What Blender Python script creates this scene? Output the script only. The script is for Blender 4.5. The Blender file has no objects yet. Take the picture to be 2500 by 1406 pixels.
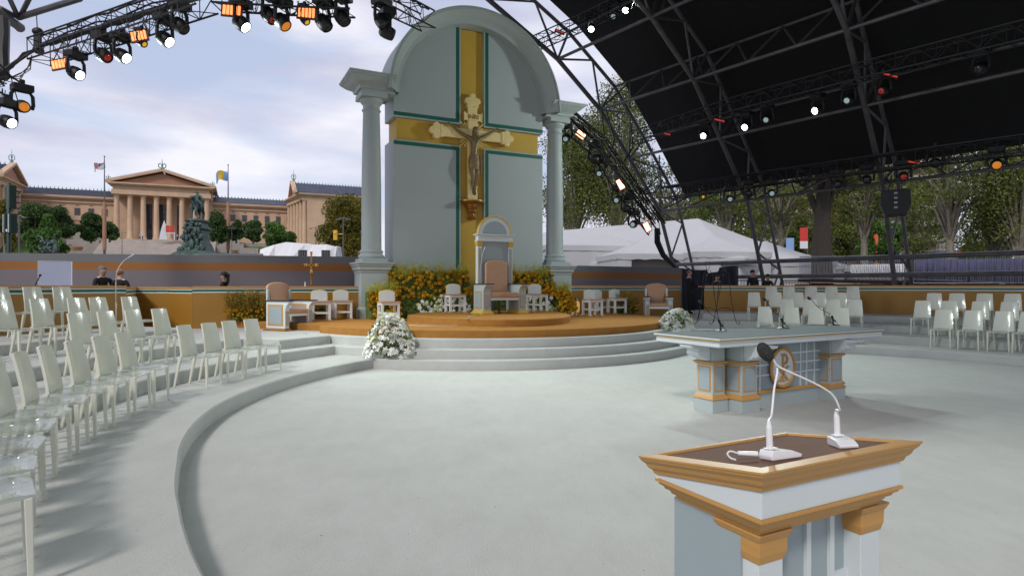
import bpy, math, random
from mathutils import Vector, Matrix
R = math.radians
sin, cos, pi = math.sin, math.cos, math.pi
random.seed(7)
C = bpy.context.scene.collection
sc = bpy.context.scene

# ---------------------------------------------------------------- camera
F, HY, EYE = 1500.0, 698.0, 1.68
cam = bpy.data.cameras.new('camera'); co = bpy.data.objects.new('camera', cam); C.objects.link(co)
co.location = (0, 0, EYE); co.rotation_euler = (R(90), 0, 0)
cam.lens = 36 * F / 2500; cam.sensor_width = 36; cam.shift_y = -5 / 2500
cam.clip_start = .05; cam.clip_end = 3000
sc.camera = co

# ---------------------------------------------------------------- world
SUN_EL, SUN_AZ = 42, 205          # azimuth clockwise from +Y : behind and left of the camera
w = bpy.data.worlds.new('World'); sc.world = w; w.use_nodes = True
nt = w.node_tree; nt.nodes.clear()
def nd(nt, t, **k):
    n = nt.nodes.new(t)
    for a, b in k.items():
        if a.startswith('i_'): n.inputs[a[2:].replace('_', ' ')].default_value = b
        else: setattr(n, a, b)
    return n
sky = nd(nt, 'ShaderNodeTexSky', sky_type='NISHITA', sun_disc=False, sun_elevation=R(SUN_EL), sun_rotation=R(SUN_AZ), air_density=1.1, dust_density=.8, ozone_density=1.6)
tc = nd(nt, 'ShaderNodeTexCoord')
mp = nd(nt, 'ShaderNodeMapping'); mp.inputs['Scale'].default_value = (1.2, 1.2, 4.6); mp.inputs['Location'].default_value = (.35, .1, .25)
n1 = nd(nt, 'ShaderNodeTexNoise'); n1.inputs['Scale'].default_value = 2.5; n1.inputs['Detail'].default_value = 7; n1.inputs['Roughness'].default_value = .52; n1.inputs['Distortion'].default_value = .35
r1 = nd(nt, 'ShaderNodeValToRGB'); r1.color_ramp.elements[0].position = .36; r1.color_ramp.elements[1].position = .57
r1.color_ramp.elements[0].color = (.34, .34, .34, 1); r1.color_ramp.elements[1].color = (1, 1, 1, 1)
n2 = nd(nt, 'ShaderNodeTexNoise'); n2.inputs['Scale'].default_value = 2.7; n2.inputs['Detail'].default_value = 5
r2 = nd(nt, 'ShaderNodeValToRGB'); r2.color_ramp.elements[0].position = .36; r2.color_ramp.elements[1].position = .66
r2.color_ramp.elements[0].color = (4.5, 4.5, 5.6, 1); r2.color_ramp.elements[1].color = (7.0, 7.0, 7.7, 1)
mx = nd(nt, 'ShaderNodeMix', data_type='RGBA')
bg = nd(nt, 'ShaderNodeBackground'); bg.inputs['Strength'].default_value = .135
wo = nd(nt, 'ShaderNodeOutputWorld')
lk = nt.links.new
lk(tc.outputs['Generated'], mp.inputs['Vector']); lk(mp.outputs[0], n1.inputs['Vector']); lk(mp.outputs[0], n2.inputs['Vector'])
lk(n1.outputs['Fac'], r1.inputs[0]); lk(n2.outputs['Fac'], r2.inputs[0])
mb = nd(nt, 'ShaderNodeMix', data_type='RGBA'); mb.inputs[0].default_value = .62; mb.inputs[7].default_value = (4.4, 5.3, 7.2, 1)
lk(sky.outputs[0], mb.inputs[6]); lk(r1.outputs[0], mx.inputs[0]); lk(mb.outputs[2], mx.inputs[6]); lk(r2.outputs[0], mx.inputs[7])
lk(mx.outputs[2], bg.inputs[0]); lk(bg.outputs[0], wo.inputs[0])

sl = bpy.data.lights.new('sun', 'SUN'); sl.energy = 2.0; sl.angle = R(10); sl.color = (1, .95, .88)
so = bpy.data.objects.new('sun', sl); C.objects.link(so); so.rotation_euler = (R(90 - SUN_EL), 0, R(-SUN_AZ + 180)); so.location = (0, 0, 60)
sc.view_settings.view_transform = 'Standard'; sc.view_settings.look = 'None'; sc.view_settings.exposure = 0.0; sc.view_settings.gamma = 1
sc.render.engine = 'CYCLES'
sc.cycles.max_bounces = 6; sc.cycles.transparent_max_bounces = 12; sc.cycles.sample_clamp_indirect = 4; sc.cycles.caustics_reflective = False; sc.cycles.caustics_refractive = False

# ---------------------------------------------------------------- pixel helpers (photo pixels, 2500 x 1406)
def at(px, py, Y): return Vector(((px - 1250) / F * Y, Y, EYE - (py - HY) / F * Y))
def gp(px, py, h):
    Y = F * (EYE - h) / (py - HY); return Vector(((px - 1250) / F * Y, Y, h))

# ---------------------------------------------------------------- materials
def mat(name, col, rough=.6, metal=0., var=.06, vscale=6., bump=0., bscale=40., emit=None, estr=0., trans=0., alpha=1., coat=0., spec=.5, streak=None, sss=0.):
    m = bpy.data.materials.new(name); m.use_nodes = True; t = m.node_tree; b = t.nodes['Principled BSDF']
    b.inputs['Roughness'].default_value = rough; b.inputs['Metallic'].default_value = metal
    b.inputs['Specular IOR Level'].default_value = spec; b.inputs['Coat Weight'].default_value = coat
    b.inputs['Transmission Weight'].default_value = trans; b.inputs['Alpha'].default_value = alpha
    if coat: b.inputs['Coat Roughness'].default_value = .04
    co_ = t.nodes.new('ShaderNodeTexCoord')
    vec = co_.outputs['Object']
    if streak:
        mp_ = t.nodes.new('ShaderNodeMapping'); mp_.inputs['Scale'].default_value = streak; t.links.new(vec, mp_.inputs[0]); vec = mp_.outputs[0]
    n = t.nodes.new('ShaderNodeTexNoise'); n.inputs['Scale'].default_value = vscale; n.inputs['Detail'].default_value = 6; n.inputs['Roughness'].default_value = .6
    t.links.new(vec, n.inputs['Vector'])
    r = t.nodes.new('ShaderNodeValToRGB'); r.color_ramp.elements[0].position = .3; r.color_ramp.elements[1].position = .7
    lo = [max(0, c * (1 - var)) for c in col]; hi = [min(1, c * (1 + var)) for c in col]
    r.color_ramp.elements[0].color = (*lo, 1); r.color_ramp.elements[1].color = (*hi, 1)
    t.links.new(n.outputs['Fac'], r.inputs[0]); t.links.new(r.outputs[0], b.inputs['Base Color'])
    if bump:
        n2_ = t.nodes.new('ShaderNodeTexNoise'); n2_.inputs['Scale'].default_value = bscale; n2_.inputs['Detail'].default_value = 4
        t.links.new(co_.outputs['Object'], n2_.inputs['Vector'])
        bp = t.nodes.new('ShaderNodeBump'); bp.inputs['Strength'].default_value = bump; bp.inputs['Distance'].default_value = .02
        t.links.new(n2_.outputs['Fac'], bp.inputs['Height']); t.links.new(bp.outputs[0], b.inputs['Normal'])
    if emit:
        b.inputs['Emission Color'].default_value = (*emit, 1); b.inputs['Emission Strength'].default_value = estr
    return m
M = {}
M['carpet'] = mat('carpet', (.49, .50, .482), .95, var=.045, vscale=1.3, bump=.28, bscale=70, spec=.1)
def carpet_marks(m):
    t = m.node_tree; b = t.nodes['Principled BSDF']; src = b.inputs['Base Color'].links[0].from_socket
    co_ = t.nodes.new('ShaderNodeTexCoord'); mp_ = t.nodes.new('ShaderNodeMapping'); mp_.inputs['Scale'].default_value = (3.2, 1.5, 3); mp_.inputs['Rotation'].default_value = (0, 0, .9); t.links.new(co_.outputs['Object'], mp_.inputs[0])
    n = t.nodes.new('ShaderNodeTexNoise'); n.inputs['Scale'].default_value = 1.6; n.inputs['Detail'].default_value = 8; n.inputs['Roughness'].default_value = .7; t.links.new(mp_.outputs[0], n.inputs['Vector'])
    r = t.nodes.new('ShaderNodeValToRGB'); r.color_ramp.elements[0].position = .3; r.color_ramp.elements[1].position = .62; r.color_ramp.elements[0].color = (.93, .925, .92, 1); r.color_ramp.elements[1].color = (1, 1, 1, 1); t.links.new(n.outputs['Fac'], r.inputs[0])
    v = t.nodes.new('ShaderNodeTexNoise'); v.inputs['Scale'].default_value = 26; v.inputs['Detail'].default_value = 2; t.links.new(co_.outputs['Object'], v.inputs['Vector'])
    r2_ = t.nodes.new('ShaderNodeValToRGB'); r2_.color_ramp.elements[0].position = .225; r2_.color_ramp.elements[1].position = .27; r2_.color_ramp.elements[0].color = (.45, .42, .38, 1); r2_.color_ramp.elements[1].color = (1, 1, 1, 1); t.links.new(v.outputs['Fac'], r2_.inputs[0])
    p = src
    for q in (r, r2_):
        mu = t.nodes.new('ShaderNodeMix'); mu.data_type = 'RGBA'; mu.blend_type = 'MULTIPLY'; mu.inputs[0].default_value = 1; t.links.new(p, mu.inputs[6]); t.links.new(q.outputs[0], mu.inputs[7]); p = mu.outputs[2]
    t.links.new(p, b.inputs['Base Color'])
carpet_marks(M['carpet'])
M['ocarpet'] = mat('ocarpet', (.37, .175, .045), .95, var=.1, vscale=5, bump=.6, bscale=90, spec=.1)
M['blue'] = mat('blue_grey_paint', (.395, .45, .445), .55, var=.025, vscale=1.2)
M['bluedk'] = mat('blue_grey_panel', (.30, .36, .38), .55, var=.03, vscale=1.2)
M['pale'] = mat('pale_paint', (.60, .65, .66), .45, var=.02, vscale=2)
M['goldp'] = mat('mustard_paint', (.58, .36, .045), .55, var=.05, vscale=1.5)
M['goldw'] = mat('gold_wood', (.50, .265, .075), .45, var=.05, vscale=3, streak=(1, 1, 14))
M['green'] = mat('green_paint', (.0, .115, .075), .5, var=.05)
M['leafgold'] = mat('gold_leaf', (.93, .74, .33), .4, .2, var=.1, vscale=12, bump=.15, bscale=30)
M['bronze'] = mat('carved_bronze', (.235, .165, .075), .42, .35, var=.3, vscale=14, bump=.3, bscale=60)
M['copper'] = mat('bronze_bracket', (.42, .20, .05), .35, .7, var=.2, vscale=8)
M['wall'] = mat('wall_gold', (.34, .17, .022), .5, var=.06, vscale=1.1)
M['white'] = mat('white_paint', (.74, .75, .74), .45, var=.02)
M['wallgrey'] = mat('wall_grey', (.135, .14, .15), .6, var=.06, vscale=.6)
M['wallband'] = mat('wall_band', (.27, .10, .014), .6, var=.12, vscale=.5)
M['wallmauve'] = mat('wall_mauve', (.16, .14, .155), .6, var=.06, vscale=.5)
M['tan'] = mat('tan_leather', (.50, .29, .175), .5, var=.05, vscale=5, bump=.1)
M['dkwood'] = mat('dark_wood', (.075, .035, .025), .4, var=.2, vscale=5, streak=(1, 14, 1))
M['read'] = mat('reading_board', (.15, .075, .05), .8, var=.1, vscale=8, spec=.2)
M['altop'] = mat('altar_top_cloth', (.17, .195, .205), .95, var=.04, spec=.1)
M['black'] = mat('black_metal', (.012, .012, .013), .5, .2, var=.2)
M['blackm'] = mat('black_cloth', (.006, .006, .0065), .9, var=.25, vscale=3, bump=.2, bscale=12)
M['steel'] = mat('weathered_aluminium', (.12, .115, .12), .5, .4, var=.25, vscale=3)
M['chrome'] = mat('chrome', (.75, .75, .75), .15, 1., var=.05)
M['chair'] = mat('chair_plastic', (.66, .66, .565), .16, var=.015, vscale=2, coat=.25)
def clear_mat():
    m = mat('clear_seat', (.66, .67, .61), .06, var=.02, coat=.8)
    t = m.node_tree; b = t.nodes['Principled BSDF']; o = t.nodes['Material Output']
    tr = t.nodes.new('ShaderNodeBsdfTransparent'); tr.inputs[0].default_value = (.9, .93, .92, 1); mxs = t.nodes.new('ShaderNodeMixShader'); mxs.inputs[0].default_value = .45
    t.links.new(tr.outputs[0], mxs.inputs[1]); t.links.new(b.outputs[0], mxs.inputs[2]); t.links.new(mxs.outputs[0], o.inputs[0]); return m
M['seat'] = clear_mat()
M['whitemic'] = mat('white_mic', (.80, .80, .82), .3, var=.02, coat=.3)
M['foam'] = mat('dark_foam', (.028, .03, .028), .95, var=.2, vscale=60, bump=.6, bscale=200)
M['rose'] = mat('orange_rose', (.78, .48, .035), .7, var=.2, vscale=18)
M['yell'] = mat('yellow_bloom', (.80, .56, .03), .7, var=.2, vscale=12)
M['bloom'] = mat('white_bloom', (.80, .80, .74), .6, var=.06, vscale=9)
M['lime'] = mat('lime_bloom', (.55, .62, .20), .6, var=.15, vscale=9)
M['leafy'] = mat('leafy_green', (.10, .15, .025), .6, var=.5, vscale=9)
M['sprigd'] = mat('brown_yellow_sprig', (.22, .15, .012), .7, var=.5, vscale=7)
M['sprig'] = mat('yellow_sprig', (.46, .42, .035), .7, var=.45, vscale=7)
M['stone'] = mat('sandstone', (.54, .37, .25), .8, var=.1, vscale=.35)
M['stonedk'] = mat('red_sandstone', (.36, .19, .12), .8, var=.12, vscale=.4)
M['slate'] = mat('blue_slate', (.075, .085, .125), .6, var=.25, vscale=.5)
M['steps'] = mat('granite_steps', (.42, .37, .33), .85, var=.12, vscale=.4)
M['glass'] = mat('dark_window', (.045, .055, .07), .12, var=.2, vscale=1)
M['verd'] = mat('green_bronze', (.05, .085, .075), .6, .3, var=.75, vscale=1.4, bump=.5, bscale=4)
M['verdl'] = mat('verdigris', (.16, .30, .27), .7, var=.3, vscale=2)
M['tent'] = mat('white_tent', (.44, .44, .455), .6, var=.04, vscale=.6, bump=.35, bscale=1.2)
M['tarp'] = mat('white_tarp', (.66, .66, .70), .5, var=.05, vscale=.7, bump=.5, bscale=2)
M['bark'] = mat('plane_bark', (.19, .17, .13), .9, var=.45, vscale=3.5, bump=.4, bscale=12)
M['barkdk'] = mat('dark_bark', (.035, .028, .024), .95, var=.4, vscale=5, bump=.8, bscale=14, streak=(6, 6, .8))
M['grass'] = mat('grass', (.06, .11, .02), .9, var=.3, vscale=.3)
M['earth'] = mat('asphalt', (.10, .10, .10), .9, var=.15, vscale=.3)
M['galv'] = mat('galvanised', (.36, .37, .39), .5, .4, var=.1)
M['purple'] = mat('purple_cloth', (.27, .25, .42), .8, var=.15, vscale=1.5, bump=.4, bscale=2)
M['navy'] = mat('navy_tarp', (.018, .021, .032), .7, var=.3, vscale=1.2, bump=.5, bscale=3)
M['skin'] = mat('skin', (.42, .24, .17), .55, var=.06, vscale=12)
M['suit'] = mat('black_suit', (.009, .009, .011), .85, var=.2)
M['shirt'] = mat('white_shirt', (.6, .6, .62), .8, var=.03)
M['hairg'] = mat('grey_hair', (.16, .15, .145), .8, var=.25, vscale=40)
M['hairb'] = mat('dark_hair', (.012, .009, .008), .7, var=.25, vscale=40)
M['hairr'] = mat('sandy_hair', (.20, .09, .045), .8, var=.2, vscale=40)
M['conc'] = mat('concrete', (.30, .27, .24), .85, var=.12, vscale=.5)
M['brickr'] = mat('dull_brick', (.12, .075, .055), .85, var=.15, vscale=1)
M['redp'] = mat('red_paint', (.55, .04, .03), .5, var=.1)
M['orangep'] = mat('orange_paint', (.62, .12, .03), .5, var=.1)
M['dgreen'] = mat('signal_green', (.006, .03, .02), .4, var=.1)
M['bluelt'] = mat('pale_blue_screen', (.34, .37, .50), .35, var=.06, vscale=2)
M['cable'] = mat('cable', (.015, .015, .016), .5)
M['cord'] = mat('white_cord', (.6, .6, .56), .5)
M['lensw'] = mat('lens_white', (.9, .95, 1), .2, emit=(.92, .97, 1), estr=14)
M['lensd'] = mat('lens_dim', (.45, .55, .55), .15, emit=(.6, .85, .85), estr=.22)
M['lensk'] = mat('lens_off', (.02, .02, .025), .1)
M['lenso'] = mat('lens_orange', (.5, .15, .02), .2, emit=(1, .33, .03), estr=.45)
M['lensr'] = mat('lens_red', (.4, .02, .02), .2, emit=(1, .07, .03), estr=.08)
M['lensy'] = mat('lens_amber', (.5, .3, .02), .2, emit=(1, .55, .02), estr=.5)
M['heat'] = mat('heater_glow', (1, .3, .1), .4, emit=(1, .32, .10), estr=1.5)
M['heatw'] = mat('heater_hot', (1, .5, .3), .4, emit=(1, .34, .2), estr=5)
M['heatr'] = mat('heater_red', (.6, .06, .04), .4, emit=(1, .12, .08), estr=.35)
M['heatcase'] = mat('heater_case', (.07, .010, .008), .5)
M['flagr'] = mat('flag_red', (.45, .03, .05), .8); M['flagb'] = mat('flag_blue', (.03, .04, .15), .8); M['flagw'] = mat('flag_white', (.7, .7, .72), .8)
M['flagl'] = mat('flag_light_blue', (.22, .36, .62), .8); M['flagy'] = mat('flag_yellow', (.70, .48, .03), .8)
M['amber'] = mat('amber_glass', (.5, .22, .03), .1, emit=(1, .6, .2), estr=.35)
M['traffic'] = mat('traffic_yellow', (.6, .36, .02), .5)

def leafmat(name, c1, c2, scale=.55):
    m = bpy.data.materials.new(name); m.use_nodes = True; t = m.node_tree; b = t.nodes['Principled BSDF']
    b.inputs['Roughness'].default_value = .6; b.inputs['Specular IOR Level'].default_value = .3
    g = t.nodes.new('ShaderNodeNewGeometry'); n = t.nodes.new('ShaderNodeTexNoise'); n.inputs['Scale'].default_value = scale; n.inputs['Detail'].default_value = 2
    co_ = t.nodes.new('ShaderNodeTexCoord'); t.links.new(co_.outputs['Object'], n.inputs['Vector'])
    ad = t.nodes.new('ShaderNodeMath'); ad.operation = 'ADD'; mu = t.nodes.new('ShaderNodeMath'); mu.operation = 'MULTIPLY'; mu.inputs[1].default_value = .45
    t.links.new(g.outputs['Random Per Island'], mu.inputs[0]); t.links.new(mu.outputs[0], ad.inputs[0]); t.links.new(n.outputs['Fac'], ad.inputs[1])
    r = t.nodes.new('ShaderNodeValToRGB'); r.color_ramp.elements[0].position = .4; r.color_ramp.elements[1].position = 1.0
    r.color_ramp.elements[0].color = (*c1, 1); r.color_ramp.elements[1].color = (*c2, 1)
    t.links.new(ad.outputs[0], r.inputs[0]); t.links.new(r.outputs[0], b.inputs['Base Color'])
    tl = t.nodes.new('ShaderNodeBsdfTranslucent'); t.links.new(r.outputs[0], tl.inputs[0])
    ms = t.nodes.new('ShaderNodeMixShader'); ms.inputs[0].default_value = .3
    t.links.new(b.outputs[0], ms.inputs[1]); t.links.new(tl.outputs[0], ms.inputs[2]); t.links.new(ms.outputs[0], t.nodes['Material Output'].inputs[0])
    return m
M['lf_dark'] = leafmat('leaf_dark', (.025, .052, .015), (.085, .15, .04))
M['lf_mid'] = leafmat('leaf_mid', (.035, .08, .014), (.11, .22, .04))
M['lf_olive'] = leafmat('leaf_olive', (.06, .065, .010), (.20, .17, .02), .35)
M['lf_plane'] = leafmat('leaf_plane', (.035, .06, .012), (.17, .19, .04), .35)
M['lf_orange'] = leafmat('leaf_rust', (.12, .05, .012), (.28, .13, .02), .4)

# ---------------------------------------------------------------- mesh builder
class MB:
    def __init__(s, T=None): s.v = []; s.f = []; s.T = T or Matrix()
    def add(s, vs, fs):
        o = len(s.v); s.v += [tuple(s.T @ Vector(p)) for p in vs]; s.f += [tuple(i + o for i in f) for f in fs]; return s
    def box(s, x0, x1, y0, y1, z0, z1):
        return s.add([(x0, y0, z0), (x1, y0, z0), (x1, y1, z0), (x0, y1, z0), (x0, y0, z1), (x1, y0, z1), (x1, y1, z1), (x0, y1, z1)],
                     [(0, 3, 2, 1), (4, 5, 6, 7), (0, 1, 5, 4), (1, 2, 6, 5), (2, 3, 7, 6), (3, 0, 4, 7)])
    def taper(s, a, b):     # a, b = (x0,x1,y0,y1,z)
        x0, x1, y0, y1, z0 = a; X0, X1, Y0, Y1, z1 = b
        return s.add([(x0, y0, z0), (x1, y0, z0), (x1, y1, z0), (x0, y1, z0), (X0, Y0, z1), (X1, Y0, z1), (X1, Y1, z1), (X0, Y1, z1)],
                     [(0, 3, 2, 1), (4, 5, 6, 7), (0, 1, 5, 4), (1, 2, 6, 5), (2, 3, 7, 6), (3, 0, 4, 7)])
    def stack(s, x0, x1, y0, y1, prof, cap=True):   # prof: (offset, z) rectangular rings
        vs = []; fs = []
        for o, z in prof: vs += [(x0 - o, y0 - o, z), (x1 + o, y0 - o, z), (x1 + o, y1 + o, z), (x0 - o, y1 + o, z)]
        for k in range(len(prof) - 1):
            for j in range(4): fs.append((4 * k + j, 4 * k + (j + 1) % 4, 4 * k + 4 + (j + 1) % 4, 4 * k + 4 + j))
        if cap: fs += [(3, 2, 1, 0), tuple(4 * (len(prof) - 1) + j for j in range(4))]
        return s.add(vs, fs)
    def tube(s, p0, p1, r0, r1=None, n=8, cap=True):
        r1 = r0 if r1 is None else r1
        p0 = Vector(p0); p1 = Vector(p1); d = (p1 - p0)
        if d.length < 1e-6: return s
        d.normalize(); a = d.orthogonal().normalized(); b = d.cross(a)
        vs = []
        for p, r in ((p0, r0), (p1, r1)):
            for k in range(n):
                t = 2 * pi * k / n; vs.append(p + a * (r * cos(t)) + b * (r * sin(t)))
        fs = [(k, (k + 1) % n, n + (k + 1) % n, n + k) for k in range(n)]
        if cap: fs += [tuple(range(n - 1, -1, -1)), tuple(range(n, 2 * n))]
        return s.add(vs, fs)
    def path(s, pts, r, n=6, rs=None, closed=False):
        pts = [Vector(p) for p in pts]; m = len(pts); vs = []; a = None
        for i, p in enumerate(pts):
            q0 = pts[i - 1] if (i or closed) else p; q1 = pts[(i + 1) % m] if (i < m - 1 or closed) else p
            d = (q1 - q0).normalized()
            a = d.orthogonal().normalized() if a is None else (a - d * a.dot(d)).normalized()
            b = d.cross(a); rr = rs[i] if rs else r
            for k in range(n):
                t = 2 * pi * k / n; vs.append(p + a * (rr * cos(t)) + b * (rr * sin(t)))
        fs = []
        for i in range(m if closed else m - 1):
            j = (i + 1) % m
            for k in range(n): fs.append((i * n + k, i * n + (k + 1) % n, j * n + (k + 1) % n, j * n + k))
        if not closed: fs += [tuple(range(n - 1, -1, -1)), tuple(range((m - 1) * n, m * n))]
        return s.add(vs, fs)
    def lathe(s, prof, c=(0, 0, 0), n=24, a0=0, a1=2 * pi):
        full = abs(a1 - a0 - 2 * pi) < 1e-6; m = n if full else n + 1; vs = []; fs = []
        for r, z in prof:
            for k in range(m):
                t = a0 + (a1 - a0) * k / n; vs.append((c[0] + r * cos(t), c[1] + r * sin(t), c[2] + z))
        for i in range(len(prof) - 1):
            for k in range(n): fs.append((i * m + k, i * m + (k + 1) % m, (i + 1) * m + (k + 1) % m, (i + 1) * m + k))
        if full:
            if prof[0][0] > 0: fs.append(tuple(range(m - 1, -1, -1)))
            if prof[-1][0] > 0: fs.append(tuple((len(prof) - 1) * m + k for k in range(m)))
        return s.add(vs, fs)
    def prism(s, poly, z0, z1):
        n = len(poly)
        return s.add([(x, y, z0) for x, y in poly] + [(x, y, z1) for x, y in poly],
                     [tuple(range(n - 1, -1, -1)), tuple(range(n, 2 * n))] + [(k, (k + 1) % n, n + (k + 1) % n, n + k) for k in range(n)])
    def prismy(s, poly, y0, y1):     # polygon in (x,z), extruded along y
        n = len(poly)
        return s.add([(x, y0, z) for x, z in poly] + [(x, y1, z) for x, z in poly],
                     [tuple(range(n)), tuple(range(2 * n - 1, n - 1, -1))] + [(k, n + k, n + (k + 1) % n, (k + 1) % n) for k in range(n)])
    def prismx(s, poly, x0, x1):     # polygon in (y,z)
        n = len(poly)
        return s.add([(x0, y, z) for y, z in poly] + [(x1, y, z) for y, z in poly],
                     [tuple(range(n - 1, -1, -1)), tuple(range(n, 2 * n))] + [(k, (k + 1) % n, n + (k + 1) % n, n + k) for k in range(n)])
    def ball(s, c, r, n=10, m=6):
        rx, ry, rz = (r, r, r) if not hasattr(r, '__len__') else r
        vs = [(c[0], c[1], c[2] - rz)]; fs = []
        for i in range(1, m):
            t = -pi / 2 + pi * i / m
            for k in range(n): vs.append((c[0] + rx * cos(t) * cos(2 * pi * k / n), c[1] + ry * cos(t) * sin(2 * pi * k / n), c[2] + rz * sin(t)))
        vs.append((c[0], c[1], c[2] + rz))
        for k in range(n): fs.append((0, 1 + (k + 1) % n, 1 + k)); fs.append((len(vs) - 1, 1 + (m - 2) * n + k, 1 + (m - 2) * n + (k + 1) % n))
        for i in range(m - 2):
            for k in range(n): fs.append((1 + i * n + k, 1 + i * n + (k + 1) % n, 1 + (i + 1) * n + (k + 1) % n, 1 + (i + 1) * n + k))
        return s.add(vs, fs)
    def build(s, name, m, parent=None, smooth=False, loc=None, rz=0, bevel=0):
        me = bpy.data.meshes.new(name); me.from_pydata(s.v, [], s.f); me.update()
        ms = m if isinstance(m, (list, tuple)) else [m]
        for q in ms: me.materials.append(M[q])
        if smooth:
            me.shade_smooth(); me.set_sharp_from_angle(angle=R(38))
        o = bpy.data.objects.new(name, me); C.objects.link(o)
        if parent: o.parent = parent
        if loc is not None: o.location = loc
        o.rotation_euler = (0, 0, rz)
        if bevel:
            b = o.modifiers.new('bevel', 'BEVEL'); b.width = bevel; b.segments = 2; b.limit_method = 'ANGLE'
        return o
def thing(name, label, cat, loc=(0, 0, 0), rz=0, group=None, rot=None):
    o = bpy.data.objects.new(name, None); C.objects.link(o); o.location = loc; o.rotation_euler = rot or (0, 0, rz)
    o['label'] = label; o['category'] = cat
    if group: o['group'] = group
    o.empty_display_size = .1
    return o
def tag(o, label, cat, group=None, kind=None):
    o['label'] = label; o['category'] = cat
    if group: o['group'] = group
    if kind: o['kind'] = kind
    return o
def struct(o): o['kind'] = 'structure'; return o
def dup(root, loc, rz, label, group=None, rot=None):
    r = root.copy(); C.objects.link(r); r.location = loc; r.rotation_euler = rot or (0, 0, rz); r['label'] = label
    if group: r['group'] = group
    for ch in list(root.children):
        c = ch.copy(); C.objects.link(c); c.parent = r
        for g in list(ch.children):
            d = g.copy(); C.objects.link(d); d.parent = c
    return r
ORD = ['first', 'second', 'third', 'fourth', 'fifth', 'sixth', 'seventh', 'eighth', 'ninth', 'tenth', 'eleventh', 'twelfth']
def jit(a): return random.uniform(-a, a)
def spl(pts, n=6):
    P = [Vector(p) for p in pts]; P = [P[0] * 2 - P[1]] + P + [P[-1] * 2 - P[-2]]; o = []
    for i in range(1, len(P) - 2):
        for k in range(n):
            t = k / n; a, b_, c, d = P[i - 1], P[i], P[i + 1], P[i + 2]
            o.append(.5 * ((2 * b_) + (c - a) * t + (2 * a - 5 * b_ + 4 * c - d) * t * t + (3 * b_ - a - 3 * c + d) * t ** 3))
    return o + [P[-2]]

# ================================================================ SETTING
CX, CY = 4.1, 8.7
L1, L2, L3, L4, O1, O2 = .19, .38, .57, .76, .75, .92
def ring(name, r0, r1, a0, a1, z0, z1, m='carpet', c=(CX, CY), n=90):
    poly = []
    for k in range(n + 1):
        t = R(a0 + (a1 - a0) * k / n); poly.append((c[0] + r1 * cos(t), c[1] + r1 * sin(t)))
    for k in range(n, -1, -1):
        t = R(a0 + (a1 - a0) * k / n); q = r0(math.degrees(t)) if callable(r0) else r0; poly.append((c[0] + q * cos(t), c[1] + q * sin(t)))
    N = n + 1; b = MB(); vs = [(x, y, z0) for x, y in poly] + [(x, y, z1 - .018) for x, y in poly]
    # a rounded carpet nosing on the inner edge
    fs = []
    tot = 2 * N
    for k in range(tot): fs.append((k, (k + 1) % tot, tot + (k + 1) % tot, tot + k))
    top = []
    for k, (x, y) in enumerate(poly):
        i = k if k < N else tot - 1 - k
        t = R(a0 + (a1 - a0) * i / n); rr = (r1 if k < N else (r0(math.degrees(t)) if callable(r0) else r0) + .018)
        top.append((c[0] + rr * cos(t), c[1] + rr * sin(t), z1))
    vs += top
    for k in range(tot): fs.append((tot + k, tot + (k + 1) % tot, 2 * tot + (k + 1) % tot, 2 * tot + k))
    for k in range(n): fs.append((2 * tot + k, 2 * tot + k + 1, 2 * tot + tot - 2 - k, 2 * tot + tot - 1 - k))
    b.add(vs, fs); return struct(b.build(name, m, smooth=True))
RK = [(-12, 7.75), (60, 7.85), (152, 7.92), (187, 7.86), (199, 7.79), (207.2, 7.75), (215.6, 7.80), (220, 7.86), (224.3, 7.93), (240, 8.2)]
def rk(a):
    for (a0, r0), (a1, r1) in zip(RK, RK[1:]):
        if a <= a1: return r0 + (r1 - r0) * (a - a0) / (a1 - a0)
    return RK[-1][1]
ring('terrace_step', rk, 9.21, -12, 240, -.01, L1, n=150)
ring('terrace_step', 9.2, 10.66, -12, 236, -.01, L2)
ring('terrace_step', 10.65, 24, -14, 232, -.01, L3)
ring('terrace_step', 12.1, 15.2, -14, 79, L3 - .01, L4)
ring('terrace_step', 12.1, 15.2, 157.2, 232, L3 - .01, L4)
ring('terrace_step', 9.65, 10.7, 148, 156.5, L2 - .01, L3 + .003, n=14)
SX, SY = -.87, 18.3
for r_, z_ in ((6.08, L1), (5.78, L2), (5.48, L3)):
    b = MB(); b.lathe([(r_, -.01), (r_, z_ - .014), (r_ - .02, z_ + .004), (0, z_ + .004)], (SX, SY, 0), 96)
    struct(b.build('sanctuary_step', 'carpet', smooth=True))
b = MB().box(-16, 30, -10, 30, -.3, 0); struct(b.build('stage_floor', 'carpet'))
b = MB().add([(-2500, -2500, -1.3), (2500, -2500, -1.3), (2500, 2500, -1.3), (-2500, 2500, -1.3)], [(0, 1, 2, 3)]); struct(b.build('ground', 'earth'))

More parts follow.
